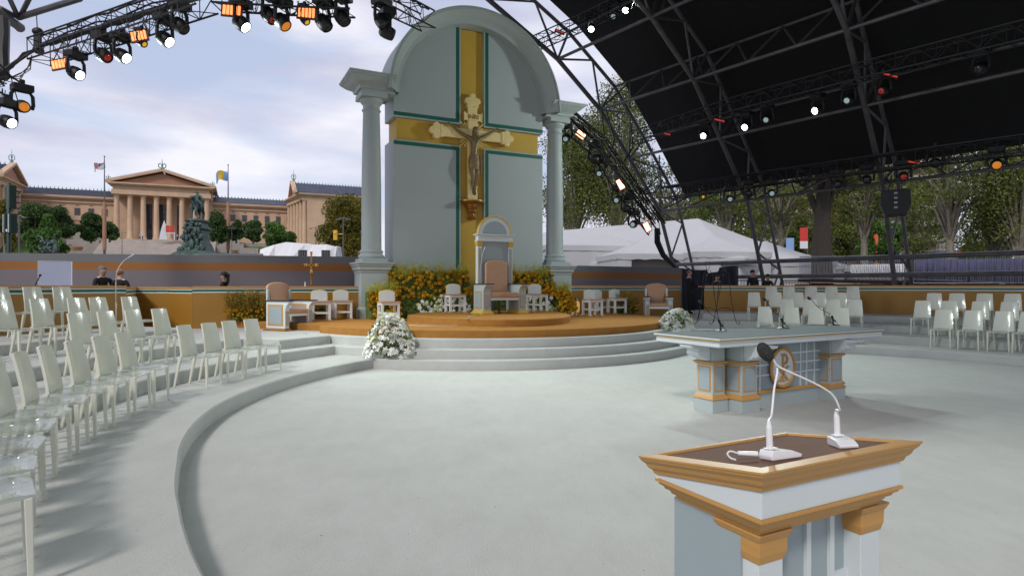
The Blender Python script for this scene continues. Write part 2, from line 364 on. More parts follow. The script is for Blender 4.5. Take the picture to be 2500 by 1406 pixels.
def circ(c, r, a0, a1, n): return [(c[0] + r * cos(R(a0 + (a1 - a0) * k / n)), c[1] + r * sin(R(a0 + (a1 - a0) * k / n))) for k in range(n + 1)]
pl = [(-7.3, 16.35), (-6.85, 16.12), (-4.9, 15.15), (-3.95, 14.55)] + circ((SX, SY), 5.28, 226, 372, 50) + [(2.2, 22.6), (-1, 22), (-6.9, 18.9)]
def slab(name, poly, z0, z1, m, e=.03):
    b = MB(); n = len(poly); cx = sum(p[0] for p in poly) / n; cy = sum(p[1] for p in poly) / n
    ins = []
    for i in range(n):
        p, q, r = Vector(poly[i - 1]), Vector(poly[i]), Vector(poly[(i + 1) % n])
        d = (r - p).normalized(); ins.append((q.x - d.y * e, q.y + d.x * e))
    b.add([(x, y, z0) for x, y in poly] + [(x, y, z1 - .02) for x, y in poly] + [(x, y, z1) for x, y in ins],
          [(k, (k + 1) % n, n + (k + 1) % n, n + k) for k in range(n)] + [(n + k, n + (k + 1) % n, 2 * n + (k + 1) % n, 2 * n + k) for k in range(n)] + [tuple(range(2 * n, 3 * n))])
    return struct(b.build(name, m, smooth=True))
slab('carpeted_platform', pl, L3 - .01, O1, 'ocarpet')
pl2 = [(-2.75, 16.15), (-2.42, 15.75)] + [(-1.9, 14.95), (-1.35, 14.5), (-.85, 14.15), (-.3, 13.98), (.25, 14.02), (.75, 14.3), (1.15, 14.75), (1.42, 15.4), (1.55, 16.2), (1.5, 17.2)] + [(1.2, 19.9), (-.5, 19.4), (-2.6, 17.6)]
slab('carpeted_dais', pl2, O1 - .01, O2, 'ocarpet', .025)

def ribbon(pts, z0, z1, th, b=None, off=0.):
    """wall along pts (left side of travel is away from camera); off moves it toward the camera"""
    b = b or MB(); n = len(pts); A = []; B = []
    for i in range(n):
        p = Vector(pts[i]); d = Vector((0, 0))
        ns = []
        if i: ns.append((p - Vector(pts[i - 1])).normalized())
        if i < n - 1: ns.append((Vector(pts[i + 1]) - p).normalized())
        nn = [Vector((-q.y, q.x)) for q in ns]; m_ = sum(nn, Vector((0, 0))); m_.normalize(); k = 1 / max(.4, m_.dot(nn[0]))
        A.append(p - m_ * off * k); B.append(p + m_ * th * k)
    for i in range(n - 1):
        q = [A[i], A[i + 1], B[i + 1], B[i]]
        b.add([(p.x, p.y, z0) for p in q] + [(p.x, p.y, z1) for p in q], [(0, 3, 2, 1), (4, 5, 6, 7), (0, 1, 5, 4), (2, 3, 7, 6)] + ([(3, 0, 4, 7)] if i == 0 else []) + ([(1, 2, 6, 5)] if i == n - 2 else []))
    return b
def goldwall(pts, z0, z1, label):
    t = thing('pit_wall', label, 'wall', (0, 0, 0), group='gold walls round the orchestra pit')
    ribbon(pts, z0, z1 - .055, .12).build('wall_panel', 'wall', t)
    ribbon(pts, z1 - .055, z1, .16, off=.02).build('coping', 'goldw', t)
    ribbon(pts, z1 - .085, z1 - .062, 0, off=.006).build('white_stripe', 'white', t)
    ribbon(pts, z1 - .145, z1 - .085, 0, off=.004).build('green_stripe', 'green', t)
    ribbon(pts, z1 - .17, z1 - .145, 0, off=.006).build('white_stripe', 'white', t)
goldwall(circ((CX, CY), 13.96, 228, 157.6, 40), L3, 1.69, 'curved gold wall behind the left rows of white chairs')
goldwall([(-8.81, 14.03), (-10.1, 16.5), (-9.28, 16.62)], L3 - .02, 1.655, 'short recessed gold wall piece at the bend left of the brown face')
goldwall([(-9.275, 16.6), (-8.33, 16.0)], L3 - .02, 1.65, 'brown shadowed gold wall face between the curved wall and the corner')
goldwall([(-8.325, 16.0), (-4.45, 17.92)], L3 - .02, 1.67, 'straight gold wall behind the yellow shrub and left armchair')
goldwall([(1.9, 21.5), (6.5, 23.7)], L3 - .02, 1.70, 'straight gold wall behind the right tan armchair')
goldwall(circ((CX, CY), 14.3, 77.9, -12, 46), L3, 1.70, 'curved gold wall behind the right blocks of white chairs')

def greywall(pts, z1, label):
    t = thing('backdrop_wall', label, 'wall', (0, 0, 0), group='grey walls with an orange band')
    ribbon(pts, .5, z1 - .46, .1).build('lower_panel', 'wallmauve', t)
    ribbon(pts, z1 - .46, z1 - .23, .1).build('orange_band', 'wallband', t)
    ribbon(pts, z1 - .23, z1, .1).build('upper_panel', 'wallgrey', t)
greywall([(-21, 10), (-17.6, 14), (-14.25, 17.1), (-11.3, 17.85), (-8.2, 18.5), (-3.6, 19.75)], 2.6, 'long grey and orange banded wall left of the altar backdrop')
greywall([(1.4, 21.8), (4.4, 23.6), (7.0, 25.3)], 2.42, 'grey wall with orange band right of the altar backdrop')

# ================================================================ ALTAR BACKDROP
TH = R(26.4); BO = (-1.36, 19.54, 0)
bd = thing('altar_backdrop', 'tall pale blue arched backdrop with gold cross recess, green stripes and two columns', 'backdrop', BO, TH)
xc = .06; HW = 2.545; zs = 7.37; gx = .40; g0, g1 = 6.07, 6.74
def arcpts(r, a0, a1, n, cx=xc, cz=zs): return [(cx + r * cos(R(a0 + (a1 - a0) * k / n)), cz + r * sin(R(a0 + (a1 - a0) * k / n))) for k in range(n + 1)]
gxx = xc + .0
# core body (gold faced), then four raised quadrants
core = [(xc - HW + .12, O1 - .02), (xc + HW - .12, O1 - .02), (xc + HW - .12, zs)] + arcpts(HW - .12, 0, 180, 40)[1:]
MB().prismy(core, .0, .86).build('recessed_cross', 'goldp', bd)
def quad(poly): return MB().prismy(poly, -.12, .9).build('panel', 'blue', bd, bevel=.006)
quad([(xc - HW, O1 - .02), (gxx - gx, O1 - .02), (gxx - gx, g0), (xc - HW, g0)])
quad([(gxx + gx, O1 - .02), (xc + HW, O1 - .02), (xc + HW, g0), (gxx + gx, g0)])
ra = HW - .0
def zarc(x, r=ra): return zs + math.sqrt(max(0, r * r - (x - xc) ** 2))
al = math.degrees(math.acos((gxx - gx - xc) / ra)); ar = math.degrees(math.acos((gxx + gx - xc) / ra))
quad([(xc - HW, g1), (gxx - gx, g1)] + [(x, z) for x, z in arcpts(ra, al, 180, 24)])
quad([(gxx + gx, g1), (xc + HW, g1), (xc + HW, zs)] + arcpts(ra, 0, ar, 24)[1:])
# green stripes 4 mm proud
def stripe(polys):
    b = MB()
    for p in polys: b.prismy(p, -.125, -.12)
    b.build('green_stripe', 'green', bd)
i0, i1 = .045, .155
for sx in (-1, 1):
    xi, xo = gxx + sx * (gx + i0), gxx + sx * (gx + i1); xe = xc + sx * HW
    a_, b_ = min(xi, xo), max(xi, xo)
    stripe([[(a_, O1), (b_, O1), (b_, g0 - i1), (a_, g0 - i1)], [(min(xi, xe), g0 - i1), (max(xi, xe), g0 - i1), (max(xi, xe), g0 - i0), (min(xi, xe), g0 - i0)]])
    stripe([[(a_, g1 + i1), (b_, g1 + i1), (b_, zarc(b_, ra)), (a_, zarc(a_, ra))], [(min(xi, xe), g1 + i0), (max(xi, xe), g1 + i0), (max(xi, xe), g1 + i1), (min(xi, xe), g1 + i1)]])
# arch moulding + cornices share one profile: (o, z) o = outward/forward from the entablature, z = up
prof = [(.0, .0), (.02, .03), (.02, .07), (.06, .11), (.10, .13), (.19, .18), (.27, .25), (.31, .29), (.34, .30), (.34, .34), (.37, .345), (.37, .385)]
b = MB(); vs = []; fs = []; n = 56; m_ = len(prof)
full = [(-.02, .55)] + [(-.02, -.42)] + [(z, -.42 - o) for o, z in prof] + [(.385, .55)]     # (radial, y)
for k in range(n + 1):
    t = pi * k / n
    for r_, y_ in full: vs.append((xc + (2.47 + r_) * cos(t), y_, zs + (2.47 + r_) * sin(t)))
P_ = len(full)
for k in range(n):
    for j in range(P_ - 1): fs.append((k * P_ + j, k * P_ + j + 1, (k + 1) * P_ + j + 1, (k + 1) * P_ + j))
    fs.append((k * P_ + P_ - 1, k * P_, (k + 1) * P_, (k + 1) * P_ + P_ - 1))
b.add(vs, fs); b.build('arch', 'blue', bd, smooth=True)
b = MB(); b.prismy(arcpts(2.63, 0, 180, 48) + arcpts(2.50, 180, 0, 48), .56, .95); b.build('arch_rear', 'wallmauve', bd, smooth=True)
for sx in (-1, 1):
    cx = 3.12 * sx + (0 if sx < 0 else .02)
    bb = MB()
    # pedestal
    bb.stack(cx - .40, cx + .40, -.44, .44, [(.06, O1 - .02), (.06, 1.02), (.03, 1.05), (0, 1.07), (0, 2.05), (.02, 2.07), (.02, 2.11), (.06, 2.15), (.07, 2.24), (.10, 2.26), (.10, 2.30), (.13, 2.32), (.13, 2.37), (-.02, 2.372), (-.02, 2.48)])
    bb.build('pedestal', 'blue', bd, bevel=.005)
    co_ = MB(); co_.lathe([(.36, 2.482), (.37, 2.50), (.385, 2.54), (.37, 2.58), (.33, 2.60), (.325, 2.64), (.35, 2.67), (.34, 2.71), (.30, 2.73), (.295, 2.76), (.29, 3.2), (.285, 4.6), (.265, 5.8), (.243, 6.78), (.243, 6.80), (.275, 6.82), (.275, 6.85), (.245, 6.87), (.243, 6.98), (.26, 7.0), (.31, 7.06), (.335, 7.10), (.335, 7.158)], (cx, 0, 0), 40)
    co_.build('column', 'blue', bd, smooth=True)
    en = MB(); en.box(cx - .38, cx + .38, -.40, .40, 7.16, 7.30); en.box(cx - .36 if sx < 0 else xc + HW - .0, xc - HW if sx < 0 else cx + .36, -.37, .37, 7.302, 7.37)
    xi = xc + sx * 2.62; xo = cx + sx * .42
    lo_, hi_ = (xo, xi) if sx < 0 else (xi, xo)
    vs = []; fs = []
    for o, z in prof:
        if sx < 0: vs += [(lo_ - o, -.42 - o, zs + z), (hi_, -.42 - o, zs + z), (hi_, .42 + o, zs + z), (lo_ - o, .42 + o, zs + z)]
        else: vs += [(lo_, -.42 - o, zs + z), (hi_ + o, -.42 - o, zs + z), (hi_ + o, .42 + o, zs + z), (lo_, .42 + o, zs + z)]
    for k in range(len(prof) - 1):
        for j in range(4): fs.append((4 * k + j, 4 * k + (j + 1) % 4, 4 * k + 4 + (j + 1) % 4, 4 * k + 4 + j))
    fs += [(3, 2, 1, 0), tuple(4 * (len(prof) - 1) + j for j in range(4))]
    en.add(vs, fs); en.build('cornice', 'blue', bd, smooth=True)
Bm = Matrix.Translation(BO) @ Matrix.Rotation(TH, 4, 'Z')
def bw(x, y, z): return Bm @ Vector((x, y, z))

# ---------------------------------------------------------------- body builder (skin modifier baked into one mesh)
def skin_mesh(name, joints, edges, root=0, sub=1, parent=None, mats=('skin',), assign=None, loc=None, rz=0, rot=None):
    me = bpy.data.meshes.new(name + '_rig'); me.from_pydata([j[:3] for j in joints], edges, []); me.update()
    o = bpy.data.objects.new(name, me); C.objects.link(o)
    s = o.modifiers.new('skin', 'SKIN'); s.branch_smoothing = .6
    lay = me.skin_vertices[0] if me.skin_vertices else None
    if lay is None:
        bpy.context.view_layer.objects.active = o
        bpy.context.view_layer.update(); lay = me.skin_vertices[0]
    for i, j in enumerate(joints):
        r = j[3]; lay.data[i].radius = (r, r) if not hasattr(r, '__len__') else r; lay.data[i].use_root = (i == root)
    d = o.modifiers.new('sub', 'SUBSURF'); d.levels = sub; d.render_levels = sub
    dg = bpy.context.evaluated_depsgraph_get(); dg.update()
    ev = o.evaluated_get(dg); nm = bpy.data.meshes.new_from_object(ev)
    o.modifiers.clear(); o.data = nm; nm.materials.clear(); nm.shade_smooth()
    for q in mats: nm.materials.append(M[q])
    if assign:
        for p in nm.polygons: p.material_index = assign(p.center)
    if parent: o.parent = parent
    if loc is not None: o.location = loc
    o.rotation_euler = rot or (0, 0, rz)
    return o

# ---------------------------------------------------------------- crucifix
ct = bw(.06, -.02, 0)
cr = thing('crucifix', 'large gilded cross bearing a dark carved figure, mounted on the tall backdrop', 'crucifix', bw(xc - .02, -.04, 4.38), TH)
b = MB(); fr = -.02; bk = -.16       # local: y negative towards camera
wb = .155; zc = 2.07
b.box(-wb, wb, bk, fr, 0.0, 2.95); b.box(-1.0, -wb, bk, fr, zc - wb, zc + wb); b.box(wb, 1.0, bk, fr, zc - wb, zc + wb)
b.build('cross', 'leafgold', cr, bevel=.012)
def trefoil(T, tag_):
    m = MB(T); pts = []
    for (ax, az, r, s0, s1) in ((-.16, .12, .10, 250, 90), (0, .25, .11, 190, -10), (.16, .12, .10, 90, -70)):
        for k in range(9):
            t = R(s0 + (s1 - s0) * k / 8); pts.append((ax + r * cos(t), az + r * sin(t)))
    pts = [(-.17, 0)] + pts + [(.17, 0)]
    m.prismy(pts, bk - .02, fr); m.box(-.2, .2, bk - .03, fr + .005, -.06, .0); m.box(-.18, .18, bk - .012, fr - .005, -.11, -.062)
    inn = [(x * .72, .03 + z * .74) for x, z in pts]; m.prismy(inn, bk - .028, bk - .0205)
    return m.build('cross_finial', 'leafgold', cr, bevel=.006)
trefoil(Matrix.Translation((0, 0, 3.0)), 't')
trefoil(Matrix.Translation((-1.08, 0, zc)) @ Matrix.Rotation(-pi / 2, 4, 'Y'), 'l')
trefoil(Matrix.Translation((1.08, 0, zc)) @ Matrix.Rotation(pi / 2, 4, 'Y'), 'r')
b = MB()
for q in (45, 135, 225, 315):
    for dq in (-24, -12, 0, 12, 24):
        L = .56 - abs(dq) * .006 if abs(dq) != 12 else .44
        T = Matrix.Translation((0, 0, zc)) @ Matrix.Rotation(R(-(q + dq)), 4, 'Y')
        b.T = T; b.add([(.1, -.05, -.012), (.1, -.05, .012), (L, -.05, .035), (L + .03, -.05, 0), (L, -.05, -.035), (.1, -.09, 0), (L, -.09, 0)],
                       [(0, 5, 6, 4), (1, 2, 6, 5), (2, 3, 6), (3, 4, 6), (0, 1, 5), (0, 4, 3, 2, 1)])
b.T = Matrix(); b.build('sunburst', 'leafgold', cr)
b = MB(); b.box(-.29, .29, bk - .035, bk, 2.5, 2.72); b.box(-.31, -.27, bk - .045, bk, 2.47, 2.75); b.box(.27, .31, bk - .045, bk, 2.47, 2.75); pq = b.build('plaque', 'leafgold', cr, bevel=.006)
def text_mesh(txt, size, ext, m, parent, loc, rot, name='lettering'):
    cu = bpy.data.curves.new(name, 'FONT'); cu.body = txt; cu.size = size; cu.extrude = ext; cu.align_x = 'CENTER'; cu.align_y = 'CENTER'
    o = bpy.data.objects.new(name, cu); C.objects.link(o); dg = bpy.context.evaluated_depsgraph_get(); dg.update()
    me = bpy.data.meshes.new_from_object(o.evaluated_get(dg)); bpy.data.objects.remove(o)
    me.materials.clear(); me.materials.append(M[m]); o = bpy.data.objects.new(name, me); C.objects.link(o)
    if parent: o.parent = parent
    o.location = loc; o.rotation_euler = rot; return o
text_mesh('INRI', .20, .008, 'copper', pq, (0, bk - .04, 2.605), (R(90), 0, 0))
# figure: height about 1.9, local z of cross ; head at 2.1
J = [(0, -.25, 1.30, .125), (0, -.27, 1.50, .11), (.01, -.29, 1.72, .15), (.01, -.28, 1.90, .13), (.01, -.29, 1.99, .055), (.03, -.33, 2.06, .075), (.03, -.34, 2.15, .092), (.03, -.34, 2.22, .06),
     (-.18, -.27, 1.93, .07), (-.42, -.24, 2.03, .055), (-.62, -.21, 2.14, .045), (-.80, -.20, 2.25, .034), (-.88, -.20, 2.30, .03),
     (.20, -.27, 1.93, .07), (.44, -.24, 2.03, .055), (.63, -.21, 2.14, .045), (.80, -.20, 2.25, .034), (.88, -.20, 2.30, .03),
     (-.085, -.26, 1.20, .095), (-.075, -.32, .82, .07), (-.05, -.25, .55, .058), (-.02, -.22, .26, .038), (-.01, -.30, .14, .032),
     (.085, -.26, 1.20, .095), (.085, -.34, .82, .07), (.06, -.27, .55, .058), (.03, -.26, .27, .038), (.01, -.35, .15, .032)]
Ed = [(0, 1), (1, 2), (2, 3), (3, 4), (4, 5), (5, 6), (6, 7), (3, 8), (8, 9), (9, 10), (10, 11), (11, 12), (3, 13), (13, 14), (14, 15), (15, 16), (16, 17), (0, 18), (18, 19), (19, 20), (20, 21), (21, 22), (0, 23), (23, 24), (24, 25), (25, 26), (26, 27)]
for s_, hd in ((-1, 12), (1, 17)):
    for q, (dx, dz, L) in enumerate(((.05, .08, 1), (.075, .055, 1.1), (.085, .02, 1.05), (.07, -.015, .85), (.0, .07, .8))):
        i = len(J); hx, hy, hz = J[hd][:3]
        J.append((hx + s_ * dx * .6 * L, hy - .015, hz + dz * .6 * L, .012)); J.append((hx + s_ * dx * L, hy - .04, hz + dz * L, .009)); Ed += [(hd, i), (i, i + 1)]
J = [(x * (.9 if abs(x) > .15 else 1), y, z, r) for x, y, z, r in J]
corpus = skin_mesh('carved_figure', J, Ed, sub=2, parent=cr, mats=('bronze',))
b = MB()  # loincloth: folded wrap
vs = []; fs = []; n = 28; rows = [(1.40, .155, .115), (1.33, .168, .13), (1.22, .18, .14), (1.10, .185, .15), (1.0, .18, .145)]
for i, (z, rx, ry) in enumerate(rows):
    for k in range(n):
        t = 2 * pi * k / n; f_ = 1 + .06 * sin(7 * t + i * 1.1) * (i > 0)
        vs.append((rx * f_ * cos(t), -.265 + ry * f_ * sin(t), z + (.06 * cos(t - .5) if i else .03 * cos(t)) + (.05 * cos(2 * t) if i == 4 else 0)))
for i in range(len(rows) - 1):
    for k in range(n): fs.append((i * n + k, (i + 1) * n + k, (i + 1) * n + (k + 1) % n, i * n + (k + 1) % n))
b.add(vs, fs); b.ball((.19, -.30, 1.36), (.06, .05, .05)); b.path([(.2, -.3, 1.34), (.21, -.31, 1.1), (.20, -.30, .86)], .03, 6, rs=[.03, .045, .02])
b.build('loincloth', 'bronze', cr, smooth=True)
b = MB(); b.ball((.03, -.32, 2.19), (.1, .1, .1), 12, 8); b.ball((-.06, -.31, 2.06), (.04, .06, .11)); b.ball((.1, -.30, 2.06), (.035, .05, .1)); b.ball((.035, -.40, 2.02), (.05, .04, .06)); b.build('hair', 'bronze', cr, smooth=True)
b = MB(); b.lathe([(.0, -.62), (.12, -.6), (.15, -.56), (.10, -.5), (.09, -.44), (.16, -.36), (.14, -.3), (.22, -.2), (.24, -.14), (.36, -.08), (.40, -.05), (.40, -.01), (.0, 0)], (0, -.06, 0), 30); b.build('bracket', 'copper', cr, smooth=True)

# ================================================================ THRONE, STOOLS, ARMCHAIRS
def legw(b, x0, x1, y0, y1, z0, z1): b.box(x0, x1, y0, y1, z0, z1)
th = thing('throne', 'tall arched papal throne in pale blue and gold with tan upholstery', 'throne', (-.35, 17.0, O2), TH)
# local: front is -y, x right
W2 = .53
b = MB(); b.prismy([(-W2 + .1, .75), (W2 - .1, .75), (W2 - .1, 2.0), (-W2 + .1, 2.0)], .30, .38); b.build('back_panel', 'bluedk', th)
for sx in (-1, 1):
    c_ = sx * (W2 - .055); b = MB(); b.box(c_ - .06, c_ + .06, .26, .42, 0, 1.86); p = b.build('pilaster', 'pale', th, bevel=.004)
    b = MB(); b.box(c_ - .035, c_ + .035, .252, .26, .75, 1.80); b.build('gold_trim', 'goldw', p)
    b = MB(); b.box(c_ - .022, c_ + .022, .246, .252, .77, 1.78); b.build('inset_panel', 'bluedk', p)
    b = MB(); b.taper((c_ - .065, c_ + .065, .25, .43, 1.86), (c_ - .085, c_ + .085, .23, .45, 2.0)); b.build('capital', 'goldp', th)
b = MB(); b.box(-W2 - .03, W2 + .03, .22, .46, 2.0, 2.02); b.box(-W2, W2, .24, .44, 2.02, 2.15); b.stack(-W2, W2, .24, .44, [(0, 2.15), (.05, 2.17), (.05, 2.20)]); b.build('entablature', 'pale', th)
b = MB(); b.prismy([(.50 * cos(R(a)), 2.20 + .50 * sin(R(a))) for a in range(0, 181, 6)], .28, .42); b.build('arched_top', 'pale', th)
b = MB(); b.prismy([(.37 * cos(R(a)), 2.20 + .37 * sin(R(a))) for a in range(0, 181, 6)], .272, .279); b.build('arched_panel', 'bluedk', th)
b = MB(); b.path([(.505 * cos(R(a)), .28, 2.20 + .505 * sin(R(a))) for a in range(0, 181, 6)], .022, 6); b.path([(.505 * cos(R(a)), .40, 2.20 + .505 * sin(R(a))) for a in range(0, 181, 6)], .022, 6); b.build('gold_rim', 'goldp', th, smooth=True)
def arch_cushion(wb, wt, z0, z1, y0, y1, peak=.12, bulge=None):
    pts = [(-wb, z0), (wb, z0)]
    if bulge: pts += [(wb + (wt - wb) * t ** .7, z0 + (z1 - z0) * t) for t in (.25, .5, .75)]
    pts += [(wt * cos(R(a)), z1 + peak * sin(R(a))) for a in range(0, 181, 12)]
    if bulge: pts += [(-(wb + (wt - wb) * t ** .7), z0 + (z1 - z0) * t) for t in (.75, .5, .25)]
    return MB().prismy(pts, y0, y1)
arch_cushion(.335, .335, .45, 1.36, .16, .29, .13).build('back_cushion', 'tan', th, bevel=.03)
b = MB(); b.box(-.42, .42, -.38, .2, .44, .58); b.build('seat_cushion', 'tan', th, bevel=.035)
b = MB(); b.box(-.42, .42, -.36, .2, .37, .438); b.build('seat_rail', 'pale', th, bevel=.004)
def side_panel(x0, x1, yf, yb, ztop, T=None):
    pts = [(yb, 0), (yf + .06, 0), (yf + .06, ztop * .68)] + [(yf + .06 - .16 * (1 - cos(R(a))), ztop * .68 + (ztop * .26) * sin(R(a))) for a in (20, 45, 70, 90)] + [(yf - .1, ztop), (yb, ztop)]
    return MB().prismx(pts, x0, x1)
for sx in (-1, 1):
    x0, x1 = (-.64, -.42) if sx < 0 else (.42, .64)
    sp = side_panel(x0, x1, -.42, .30, .80).build('side_panel', 'blue', th, bevel=.004)
    b = MB(); xo = x0 - .006 if sx < 0 else x1; b.box(xo, xo + .006, -.26, .22, .14, .62); b.build('gold_frame', 'goldw', sp)
    b = MB(); xo = x0 - .011 if sx < 0 else x1 + .006; b.box(xo, xo + .005, -.22, .18, .18, .58); b.build('inset_panel', 'bluedk', sp)
    b = MB(); b.box(x0 + .03, x1 - .03, -.368, -.362, .16, .52); b.build('gold_frame', 'goldw', sp)
    b = MB(); b.box(x0 + .05, x1 - .05, -.374, -.368, .18, .50); b.build('inset_panel', 'bluedk', sp)
    b = MB(); b.box(x0 - .03, x1 + .03, -.56, .30, .80, .825); b.build('armrest', 'dkwood', th, bevel=.006)
    b = MB(); b.stack(x0, x1, -.36, .30, [(.06, 0), (.06, .04), (.03, .06), (.015, .10)]); b.build('foot', 'goldp' if sx else 'goldp', th)
b = MB(); b.lathe([(.07, 0), (.03, .03), (.025, .37)], (0, .0, 0), 12); b.build('centre_leg', 'dkwood', th)

def make_stool(label):
    t = thing('side_stool', label, 'stool', group='small white seats with pale blue rounded backs')
    for x in (-.215, .215):
        for y in (-.17, .20):
            b = MB(); b.box(x - .03, x + .03, y - .03, y + .03, .03, .43); l = b.build('leg', 'white', t)
            b = MB(); b.stack(x - .03, x + .03, y - .03, y + .03, [(.022, 0), (.022, .015), (.0, .04)]); b.build('foot', 'tan', l)
    b = MB(); b.box(-.245, .245, -.2, .23, .43, .50); b.build('apron', 'white', t)
    b = MB(); b.box(-.27, .27, -.24, .24, .50, .52); b.build('seat', 'tan', t, bevel=.006)
    b = MB(); b.box(-.185, .185, -.18, -.16, .18, .23); b.box(-.185, .185, .19, .21, .18, .23); b.box(-.225, -.205, -.14, .17, .20, .24); b.box(.205, .225, -.14, .17, .20, .24); b.build('stretcher', 'white', t)
    arch_cushion(.21, .21, .52, .74, .16, .205, .07).build('backrest', 'pale', t, bevel=.008)
    b = MB(); b.path([(.215, .18, .53)] + [(.215 * cos(R(a)), .18, .74 + .075 * sin(R(a))) for a in range(0, 181, 12)] + [(-.215, .18, .53)], .014, 6); b.build('gold_rim', 'goldp', t, smooth=True)
    return t
st0 = make_stool('white seat immediately left of the left armchair side, first of the pair before the left column')
def stool(first, px, py, h, label, sc_=1.0):
    p = gp(px, py, h)
    rt = math.atan2(p.x - CX, p.y - CY)
    o = st0 if first else dup(st0, p, TH, label)
    o.location = p; o['label'] = label; o.rotation_euler = (0, 0, TH); o.scale = (sc_,) * 3
stool(True, 782, 782, O1, 'white seat just right of the left tan armchair, farther left of its pair')
stool(False, 835, 779, O1, 'white seat close against the left side of the left column pedestal')
stool(False, 949, 784, O1, 'white seat behind the big white bouquet, in front of the orange roses', 1.0)
stool(False, 1112, 763, O2, 'white seat on the dais just left of the throne')
stool(False, 1312, 761, O2, 'white seat on the dais just right of the throne')
stool(False, 1447, 772, O1, 'white seat right of the right column, front one of the overlapping pair')
stool(False, 1464, 764, O1, 'white seat partly hidden behind another seat, right of the right column', .95)
stool(False, 1507, 765, O1, 'white seat standing alone next to the right tan armchair')

def make_armchair(label):
    t = thing('armchair', label, 'armchair', group='white and blue armchairs with rounded tan backs')
    for sx in (-1, 1):
        x0, x1 = (-.42, -.29) if sx < 0 else (.29, .42)
        b = MB(); pts = [(.33, .06), (-.30, .06), (-.30, .46), (-.33, .58), (-.42, .66), (-.42, .70), (.33, .70)]
        b.prismx(pts, x0, x1); sp = b.build('side_panel', 'pale', t, bevel=.004)
        for s2 in (0, 1):
            xo = (x0 - .006) if s2 == 0 else x1
            b = MB(); b.box(xo, xo + .006, -.24, .27, .12, .62); b.build('gold_frame', 'goldw', sp)
            b = MB(); xo = (x0 - .011) if s2 == 0 else x1 + .006; b.box(xo, xo + .005, -.20, .23, .16, .58); b.build('inset_panel', 'bluedk', sp)
        b = MB(); b.box(x0 + .02, x1 - .02, -.305, -.30, .12, .46); b.build('gold_frame', 'goldw', sp)
        b = MB(); b.box(x0 + .035, x1 - .035, -.31, -.305, .14, .44); b.build('inset_panel', 'bluedk', sp)
        b = MB(); b.stack(x0, x1, -.30, .33, [(.05, 0), (.05, .025), (.0, .065)]); b.build('foot', 'copper', t)
        b = MB(); b.box(x0 - .03, x1 + .03, -.46, .35, .70, .722); b.build('armrest', 'black', t, bevel=.004)
    b = MB(); b.box(-.29, .29, -.30, .22, .40, .52); b.build('seat_cushion', 'tan', t, bevel=.03)
    b = MB(); b.box(-.29, .29, -.28, .25, .34, .398); b.build('seat_rail', 'white', t)
    b = MB(Matrix.Rotation(R(-6), 4, 'X')); b.prismy([(-.20, .50), (.20, .50), (.24, .72), (.30, .92), (.335, 1.04)] + [(.335 * cos(R(a)), 1.06 + .13 * sin(R(a))) for a in range(0, 181, 15)] + [(-.335, 1.04), (-.30, .92), (-.24, .72)], .27, .36)
    b.build('backrest', 'tan', t, bevel=.03)
    b = MB(); b.box(-.36, -.30, .36, .40, .70, .98); b.box(.30, .36, .36, .40, .70, .98); b.build('back_post', 'pale', t)
    return t
ac = make_armchair('tan-backed armchair beside the yellow shrub, left of the sanctuary')
p = gp(708, 805, L3); ac.location = p; ac.rotation_euler = (0, 0, R(62)); ac.scale = (1.05,) * 3
p = gp(1606, 779, L3); a2 = dup(ac, p, R(-6), 'tan-backed armchair beside the small white bouquet, right of the sanctuary')

# ================================================================ ALTAR
A0 = Vector((2.555, 7.56, 0)); AR = R(29.5)
al_ = thing('altar', 'long pale blue and gold altar table with round monogram medallion', 'altar', A0, AR)
LA, DA = 3.55, 1.17
b = MB(); b.stack(.06, LA - .06, .06, DA - .06, [(.0, .905), (.0, .915), (.035, .918), (.035, .99)]); b.box(0, LA, 0, DA, 1.006, 1.025); b.build('tabletop', 'pale', al_, bevel=.003)
b = MB(); b.stack(.03, LA - .03, .03, DA - .03, [(0, .99), (.035, .994), (.025, 1.0), (.0, 1.006)]); b.build('gold_edge', 'goldp', al_)
b = MB(); b.box(.004, LA - .004, .004, DA - .004, 1.0252, 1.029); b.build('top_cloth', 'altop', al_)
b = MB(); b.box(.70, 2.85, .40, .77, .0, .905); b.build('core', 'bluedk', al_)
b = MB(); b.box(.72, 2.83, .37, .40, .0, .19); b.build('plinth', 'blue', al_)
b = MB(); b.stack(1.0, 2.5, .372, .40, [(.0, .19), (.03, .2), (.0, .235)]); b.build('gold_moulding', 'goldw', al_)
